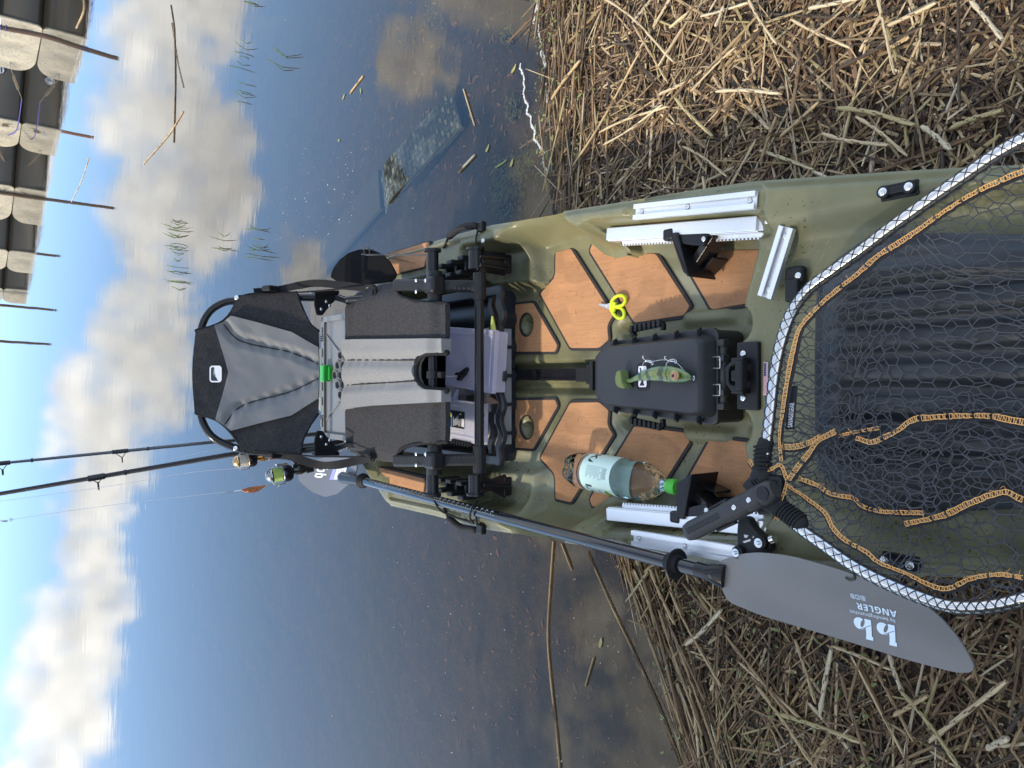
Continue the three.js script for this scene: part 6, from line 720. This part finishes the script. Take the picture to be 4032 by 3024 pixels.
  part(grip, 'grip_fin', [0, 1].map(s => beam(g0.clone().addScaledVector(gn, gl * 0.34).addScaledVector(gs, s ? 0.021 : -0.021), g0.clone().addScaledVector(gn, gl * 0.58).addScaledVector(gs, s ? 0.022 : -0.022), 0.005, 0.01, 0.002)), BLACK);
  // netting: hexagon meshes of cord draped over the bow, in two folded layers, and drawn round the hoop
  const hoop2 = hc.getPoints(160).map(p => [p.x, p.z]), base = (x, z) => { const a = Math.abs(x - X0); return (a < hw(z) ? Math.max(0.302, 0.338 - 0.3 * Math.max(0, a - 0.2)) : 0.24); };
  const CORD = M([0.06, 0.063, 0.07], 0.35), R = rng(15), r0 = 0.00095;
  function net(size, warp, wscale, seed, lift, keep) {
    const seen = new Map(), l = [], nd = (x, z) => {
      const wx = x + warp * (fbm(x * wscale + seed, z * wscale, 3, seed) - 0.5) * 2, wz = z + warp * (fbm(x * wscale, z * wscale + 5, 3, seed + 9) - 0.5) * 2, [d, bx, bz] = near(hoop2, wx, wz); if (d > 0.012) return null;
      const up = sstep(-0.07, 0, d), y = mix(base(wx, wz) + lift + 0.012 * fbm(wx * 18, wz * 18, 2, seed + 4), Y - 0.002, up); return d > 0 ? V(bx, Y, bz) : V(wx, y, wz);
    };
    const s3 = Math.sqrt(3), nI = Math.ceil(1.1 / (size * s3)), nJ = Math.ceil(1.3 / (size * 1.5)), edge = (a, b) => { if (a && b && keep(a, b)) { const d = a.distanceTo(b); if (d > 0.002 && d < size * 2.6) l.push(cyl(a, b, r0, r0, 4, true)); } };
    for (let j = 0; j < nJ; j++) for (let i = -nI; i <= nI; i++) {   // long axis of each cell runs along the boat
      const cx = (i + (j % 2) * 0.5) * s3 * size * 0.82, cz = -1.25 + j * 1.5 * size * 1.12, v = k => { const a = (k / 6) * 6.283 + Math.PI / 6; return nd(cx + Math.cos(a) * size * 0.82, cz + Math.sin(a) * size * 1.12); };
      const p = [0, 1, 2, 3, 4, 5].map(v); edge(p[0], p[1]); edge(p[1], p[2]); edge(p[2], p[3]);
    } return l;
  }
  const inview = a => a.z < -0.25;
  part(t, 'netting', net(0.0152, 0.045, 5, 41, 0.004, a => inview(a)), CORD).userData.kind = 'stuff';
  part(t, 'netting', net(0.0142, 0.06, 7, 63, 0.014, a => inview(a) && a.x < 0.08 + 0.3 * (noise(a.z * 9, 3, 2) - 0.5)), CORD).userData.kind = 'stuff';
  part(t, 'netting', net(0.0148, 0.085, 5, 117, 0.008, a => inview(a) && noise(a.x * 7, a.z * 7, 9) > 0.15), CORD).userData.kind = 'stuff';
  part(t, 'netting', net(0.0135, 0.05, 9, 87, 0.022, a => inview(a) && (a.z < -0.86 - 0.1 * (a.x - 0.1) ** 2 + 0.1 * (noise(a.x * 12, 1, 4) - 0.5) || (a.x < -0.06 && a.x > -0.2 && a.z < -0.55))), CORD).userData.kind = 'stuff';
  const LACE = M([0.03, 0.03, 0.034], 0.5), wraps = []; for (let k = 4; k < 255; k += 3) { if (k > 108 && k < 168) continue; for (const s of [1, -1]) { const pts = []; for (let q = 0; q <= 6; q++) { const u = (k + s * (q / 6 - 0.5) * 6.2) / 260, an = -0.5 + q / 6 * 4.1, p = hc.getPoint(clamp(u, 0.002, 0.998)), tg = hc.getTangent(clamp(u, 0.002, 0.998)), n = UP.clone().cross(tg).normalize(); pts.push(p.addScaledVector(n, Math.cos(an) * 0.0107).addScaledVector(UP, Math.sin(an) * 0.0107)); } wraps.push(poly(pts, 0.0007, 4)); } } part(t, 'hoop_lacing', wraps, LACE).userData.kind = 'stuff';
  // orange bands: a black tape with a ladder of orange thread
  const ORANGE = M([0.85, 0.45, 0.15], 0.75), TAPE = M([0.02, 0.02, 0.024], 0.9);
  const bandAt = (px, w, lift) => {
    const pts = px.map(([a, b]) => { const p = at(a, b, 0.36), [d] = near(hoop2, p.x, p.z), y = mix(base(p.x, p.z) + 0.022 + lift, Y + 0.004, sstep(-0.06, -0.01, d)); return at(a, b, y); }), c = curve(pts), L = c.getLength(), n = Math.max(8, Math.round(L / 0.0034)), lft = [], rgt = [];
    for (let i = 0; i <= n; i++) { const p = c.getPointAt(i / n), tg = c.getTangentAt(i / n), s = UP.clone().cross(tg).normalize(), tw = 0.35 * Math.sin(i * 0.09 + px[0][0]); s.applyAxisAngle(tg, tw); const ww = w * (0.8 + 0.35 * noise(i * 0.15, px[0][1], 3)) * 0.78; lft.push(p.clone().addScaledVector(s, ww / 2)); rgt.push(p.clone().addScaledVector(s, -ww / 2)); }
    const o = []; const J = rng(n); for (let i = 0; i < n; i++) { for (const e of [lft[i], rgt[i]]) e.add(V((J() - 0.5) * 0.0012, (J() - 0.5) * 0.001, (J() - 0.5) * 0.0012)); } for (let i = 0; i < n; i++) { if (J() > 0.06) { o.push(cyl(lft[i], lft[i + 1], 0.0007, 0.0007, 4, true), cyl(rgt[i], rgt[i + 1], 0.0007, 0.0007, 4, true)); o.push(cyl(lft[i], rgt[i], 0.0005, 0.0005, 4, true)); if (J() < 0.1) o.push(...tube([lft[i], lft[i].clone().add(V((J() - 0.5) * 0.012, 0.004, (J() - 0.5) * 0.012)), lft[i].clone().add(V((J() - 0.5) * 0.016, 0.001, (J() - 0.5) * 0.016))], 0.0003, { rad: 4, caps: false })); if (i % 2) o.push(cyl(lft[i], rgt[i + 1], 0.00045, 0.00045, 4, true)); } }
    const b = part(t, 'orange_trim', o, ORANGE); const rr = lft.map((p, i) => { const q = rgt[i], o2 = q.clone().sub(p).normalize(), u = q.clone().addScaledVector(o2, -0.001).add(V(0, -0.002, 0)), w2 = q.clone().addScaledVector(o2, 0.005).add(V(0, -0.003, 0)); return [u, w2, w2.clone().add(V(0, -0.0008, 0)), u.clone().add(V(0, -0.0008, 0))]; }); part(b, 'black_tape', loft(rr), TAPE);
  };
  bandAt([[3076, 1815], [3069, 1718], [3082, 1612], [3099, 1499], [3118, 1400], [3147, 1296], [3183, 1247], [3262, 1169], [3382, 1073], [3455, 1009], [3563, 940], [3684, 856], [3804, 777], [3925, 717], [4032, 675], [4200, 630]], 0.0085, 0.008);
  bandAt([[2950, 1811], [2962, 1832], [2986, 1848], [3033, 1848], [3072, 1831], [3099, 1889]], 0.007, 0.035); bandAt([[3106, 1887], [3152, 1824], [3185, 1785], [3218, 1738], [3291, 1698]], 0.011, 0.012); bandAt([[3082, 1761], [3120, 1760], [3165, 1751], [3232, 1718]], 0.011, 0.008);
  bandAt([[3298, 1718], [3340, 1706], [3384, 1698], [3464, 1685]], 0.006, 0.004); bandAt([[3371, 1725], [3431, 1741], [3480, 1722], [3530, 1698], [3596, 1652], [3670, 1644], [3749, 1639], [3895, 1639], [4032, 1662], [4150, 1670]], 0.0095, 0.008);
  bandAt([[3099, 1911], [3165, 1954], [3251, 2023], [3278, 2076], [3324, 2123], [3404, 2169], [3464, 2216], [3563, 2255], [3682, 2312], [3729, 2318], [3828, 2277], [3928, 2262], [4032, 2275], [4150, 2290]], 0.007, 0.008);
  bandAt([[3099, 1900], [3080, 1960], [3064, 2010], [3056, 2050]], 0.008, 0.03); bandAt([[3145, 1884], [3218, 1911], [3271, 1944], [3364, 1964], [3391, 1990], [3444, 2010], [3530, 2017], [3639, 2020]], 0.0075, 0.002); bandAt([[3563, 2063], [3629, 2050], [3729, 2023], [3828, 1977], [3961, 1937], [4000, 1955], [4032, 1970], [4150, 2010]], 0.0095, 0.008);
  const tg = canvas(512, 64, (c, w, h) => { c.fillStyle = '#15151a'; c.fillRect(0, 0, w, h); c.fillStyle = '#d6d8de'; c.font = 'bold 46px sans-serif'; c.fillText('SAVAGEGEAR', 24, 48, 440); }), q = [[3092, 1692], [3128, 1690], [3142, 1518], [3106, 1520]].map(([a, b]) => at(a, b, 0.378)); part(t, 'brand_tag', patch(quad(q[1], q[2], q[3], q[0]), 8, 3), PRINT(tg, { roughness: 0.8 }), 'black woven tag with white lettering', true);
}
// ---------------------------------------------------------------- rods
{
  const rod = (label, foot, low, top, r, m, guides, reelAt, o) => {
    const t = thing('fishing_rod', label, 'fishing rod', { base: foot }), d = top.clone().sub(low).normalize(), tip = top.clone().addScaledVector(d, 0.9), all = [];
    const ring = (p, q) => [...Array(10)].map((_, k) => { const s = d.clone().cross(V(0, 0, 1)).normalize(), u = s.clone().cross(d); return p.clone().addScaledVector(s, Math.cos(k / 10 * 6.283) * q).addScaledVector(u, Math.sin(k / 10 * 6.283) * q); });
    part(t, 'blank', loft([ring(foot, r * 1.7), ring(low.clone().lerp(foot, 0.3), r * 1.5), ring(low, r * 1.15), ring(top, r * 0.85), ring(tip, r * 0.45)]), m);
    part(t, 'whipping', guides.flatMap(k => { const p = low.clone().lerp(top, k); return [cyl(p.clone().addScaledVector(d, -0.025), p.clone().addScaledVector(d, 0.025), r * 1.35), cyl(p.clone().addScaledVector(d, -0.09), p.clone().addScaledVector(d, -0.084), r * 1.25)]; }), GLOSSBLACK);
    for (const k of guides) { const p = low.clone().lerp(top, k), c = p.clone().add(V(-0.028, -0.004, 0.012)), g = new THREE.TorusGeometry(o.ring, 0.0018, 6, 20).applyQuaternion(new THREE.Quaternion().setFromUnitVectors(V(0, 0, 1), d)).translate(c.x, c.y, c.z); part(t, 'line_guide', [g, poly([p.clone().addScaledVector(d, 0.02), c.clone().add(V(o.ring * 0.7, 0, 0))], 0.0014), poly([p.clone().addScaledVector(d, -0.02), c.clone().add(V(o.ring * 0.7, 0, 0))], 0.0014)], PADEDGE); }
    return [t, d];
  };
  const BLANK = M([0.016, 0.015, 0.017], 0.25, 0, { clearcoat: 0.8 }), BLANK2 = M([0.02, 0.016, 0.02], 0.4, 0, { bumpMap: rep(weaveT, 60), bumpScale: 0.0008 });
  rod('thin black and silver fishing rod standing behind the right edge of the pair', atZ(1090, 1712, -2.8).setY(0.36), atZ(846, 1740, -2.88), atZ(-10, 1826, -3.02), 0.0056, BLANK, [0.46, 0.985], 0, { ring: 0.009 });
  const [t2] = rod('thicker black fishing rod with a wrapped butt, left one of the pair', atZ(1180, 1752, -2.72).setY(0.36), atZ(905, 1790, -2.8), atZ(-10, 1946, -2.95), 0.0078, BLANK2, [0.6], 0, { ring: 0.013 });
  // reels: body, foot, rotor, spool wound with line, bail, handle
  const reel = (label, c, axis, s, body, line, knob, spoolM) => {
    const t = thing('fishing_reel', label, 'fishing reel', { base: c }), a = axis.clone().normalize(), p = h => c.clone().addScaledVector(a, h * s), side = a.clone().cross(V(0, 0, 1)).normalize(), o = side.clone().cross(a);
    part(t, 'spool', turned([[0, 0.052], [0.010, 0.051], [0.017, 0.045], [0.0225, 0.036], [0.0225, 0.032], [0.0185, 0.031], [0.0185, 0.0], [0.023, -0.001], [0.023, -0.004]].map(q => q.map(v => v * s)), c, p(1), 30), spoolM); part(t, 'wound_line', [turned([[0.0185, 0.0305], [0.0205, 0.028], [0.0212, 0.015], [0.0205, 0.002], [0.0185, 0.0005]].map(q => q.map(v => v * s)), c, p(1), 30), ...[...Array(7)].map((_, k) => new THREE.TorusGeometry(0.0208 * s, 0.0012 * s, 5, 26).applyQuaternion(new THREE.Quaternion().setFromUnitVectors(V(0, 0, 1), a)).translate(...p(0.004 + k * 0.0036).toArray()))], line);
    part(t, 'rotor', turned([[0.0245, -0.002], [0.0265, -0.006], [0.0265, -0.02], [0.021, -0.03], [0.010, -0.034], [0, -0.034]].map(q => q.map(v => v * s)), c, p(1), 30), GLOSSBLACK);
    part(t, 'reel_body', loft([[-0.034, 0.014], [-0.045, 0.019], [-0.06, 0.02], [-0.075, 0.015], [-0.082, 0.008]].map(([h, r]) => [...Array(14)].map((_, k) => p(h).addScaledVector(side, Math.cos(k / 14 * 6.283) * r * s + 0.008 * s).addScaledVector(o, Math.sin(k / 14 * 6.283) * r * 0.8 * s)))), body); part(t, 'bail_arm', [tube([p(-0.018).addScaledVector(side, 0.027 * s), p(0.012).addScaledVector(side, 0.031 * s), p(0.035).addScaledVector(side, 0.02 * s).addScaledVector(o, 0.016 * s), p(0.03).addScaledVector(side, -0.026 * s).addScaledVector(o, 0.01 * s), p(-0.006).addScaledVector(side, -0.03 * s)], 0.0018 * s), beam(p(-0.02).addScaledVector(side, 0.027 * s), p(0.018).addScaledVector(side, 0.031 * s), 0.01 * s, 0.012 * s, 0.003, o)], CHROME);
    part(t, 'reel_foot', [beam(p(-0.05).addScaledVector(side, 0.02 * s), p(-0.02).addScaledVector(side, 0.062 * s), 0.009 * s, 0.014 * s, 0.003, o)], body); part(t, 'knob', [cyl(p(-0.075), p(-0.098), 0.012 * s, 0.011 * s, 16)], knob);
  };
  reel('gold and black spinning reel beside the left edge of the seat back', atZ(975, 1812, -2.68), V(-0.1, 0.98, -0.1), 0.95, M([0.42, 0.2, 0.05], 0.22, 0.8), M([0.6, 0.55, 0.45], 0.5), M([0.4, 0.2, 0.06], 0.25, 0.7), M([0.5, 0.33, 0.16], 0.28, 1));
  reel('dark spinning reel wound with green line, below the gold reel', atZ(1112, 1866, -2.62), V(-0.12, 0.97, -0.1), 1.1, M([0.06, 0.058, 0.05], 0.2, 0.7), M([0.42, 0.55, 0.12], 0.5), BLACK, M([0.3, 0.3, 0.3], 0.25, 1));
  // fishing lines, swivel and copper spinner
  const LINE = M([0.45, 0.5, 0.55], 0.4), line = (label, pts) => { const t = thing('fishing_line', label, 'fishing line', { base: pts[0] }); part(t, 'strand', tube(pts, 0.0007, { rad: 4, caps: false }), LINE); };
  line('thin line running from the copper spinner up along the rods', [atZ(1000, 1924, -2.66), atZ(880, 1938, -2.68), atZ(550, 1975, -2.74), atZ(285, 2010, -2.8), atZ(40, 2047, -2.86)]); line('thin line running up beside the thicker rod', [atZ(955, 1842, -2.68), atZ(750, 1860, -2.72), atZ(560, 1893, -2.76), atZ(345, 1927, -2.82), atZ(-10, 1975, -2.9)]); line('short slack line beside the thin rod', [atZ(880, 1762, -2.84), atZ(700, 1800, -2.86), atZ(590, 1820, -2.88)]);
  const t = thing('spinner_lure', 'hammered copper spinner hanging above the dark reel', 'lure', { base: atZ(1020, 1922, -2.65) }), A = atZ(952, 1930, -2.65), B = atZ(1046, 1912, -2.65), d = B.clone().sub(A).normalize(), s = d.clone().cross(V(0, 0, 1)).normalize(); part(t, 'spoon', loft([...Array(12)].map((_, i) => { const k = i / 11, w = 0.0105 * Math.sin(Math.PI * (0.06 + 0.88 * Math.pow(k, 0.85))), c = A.clone().lerp(B, k).addScaledVector(s, 0.006 * Math.sin(k * 3.14)); return [...Array(10)].map((_, q) => c.clone().addScaledVector(s, Math.cos(q / 10 * 6.283) * w).add(V(0, 0, Math.sin(q / 10 * 6.283) * 0.002))); })), M([0.72, 0.28, 0.12], 0.25, 1, { bumpMap: rep(grainT, 60), bumpScale: 0.002 })); part(t, 'hook', [poly([B, atZ(1085, 1903, -2.65)], 0.0014), tube([atZ(1085, 1903, -2.65), atZ(1098, 1912, -2.65), atZ(1090, 1922, -2.65)], 0.0013)], STEEL); part(t, 'snap', [poly([A, atZ(920, 1935, -2.66), atZ(893, 1938, -2.66)], 0.0014)], STEEL);
  const sw = thing('line_swivel', 'small dark swivel on the line at the far left edge of the photo', 'swivel', { base: atZ(30, 2050, -2.86) }); part(sw, 'barrel', [cyl(atZ(12, 2052, -2.86), atZ(30, 2051, -2.86), 0.0035), new THREE.TorusGeometry(0.004, 0.0012, 5, 14).translate(...atZ(42, 2047, -2.86).toArray()), new THREE.TorusGeometry(0.003, 0.0012, 5, 14).translate(...atZ(6, 2053, -2.86).toArray())], STEEL);
}
renderer.render(scene, camera);
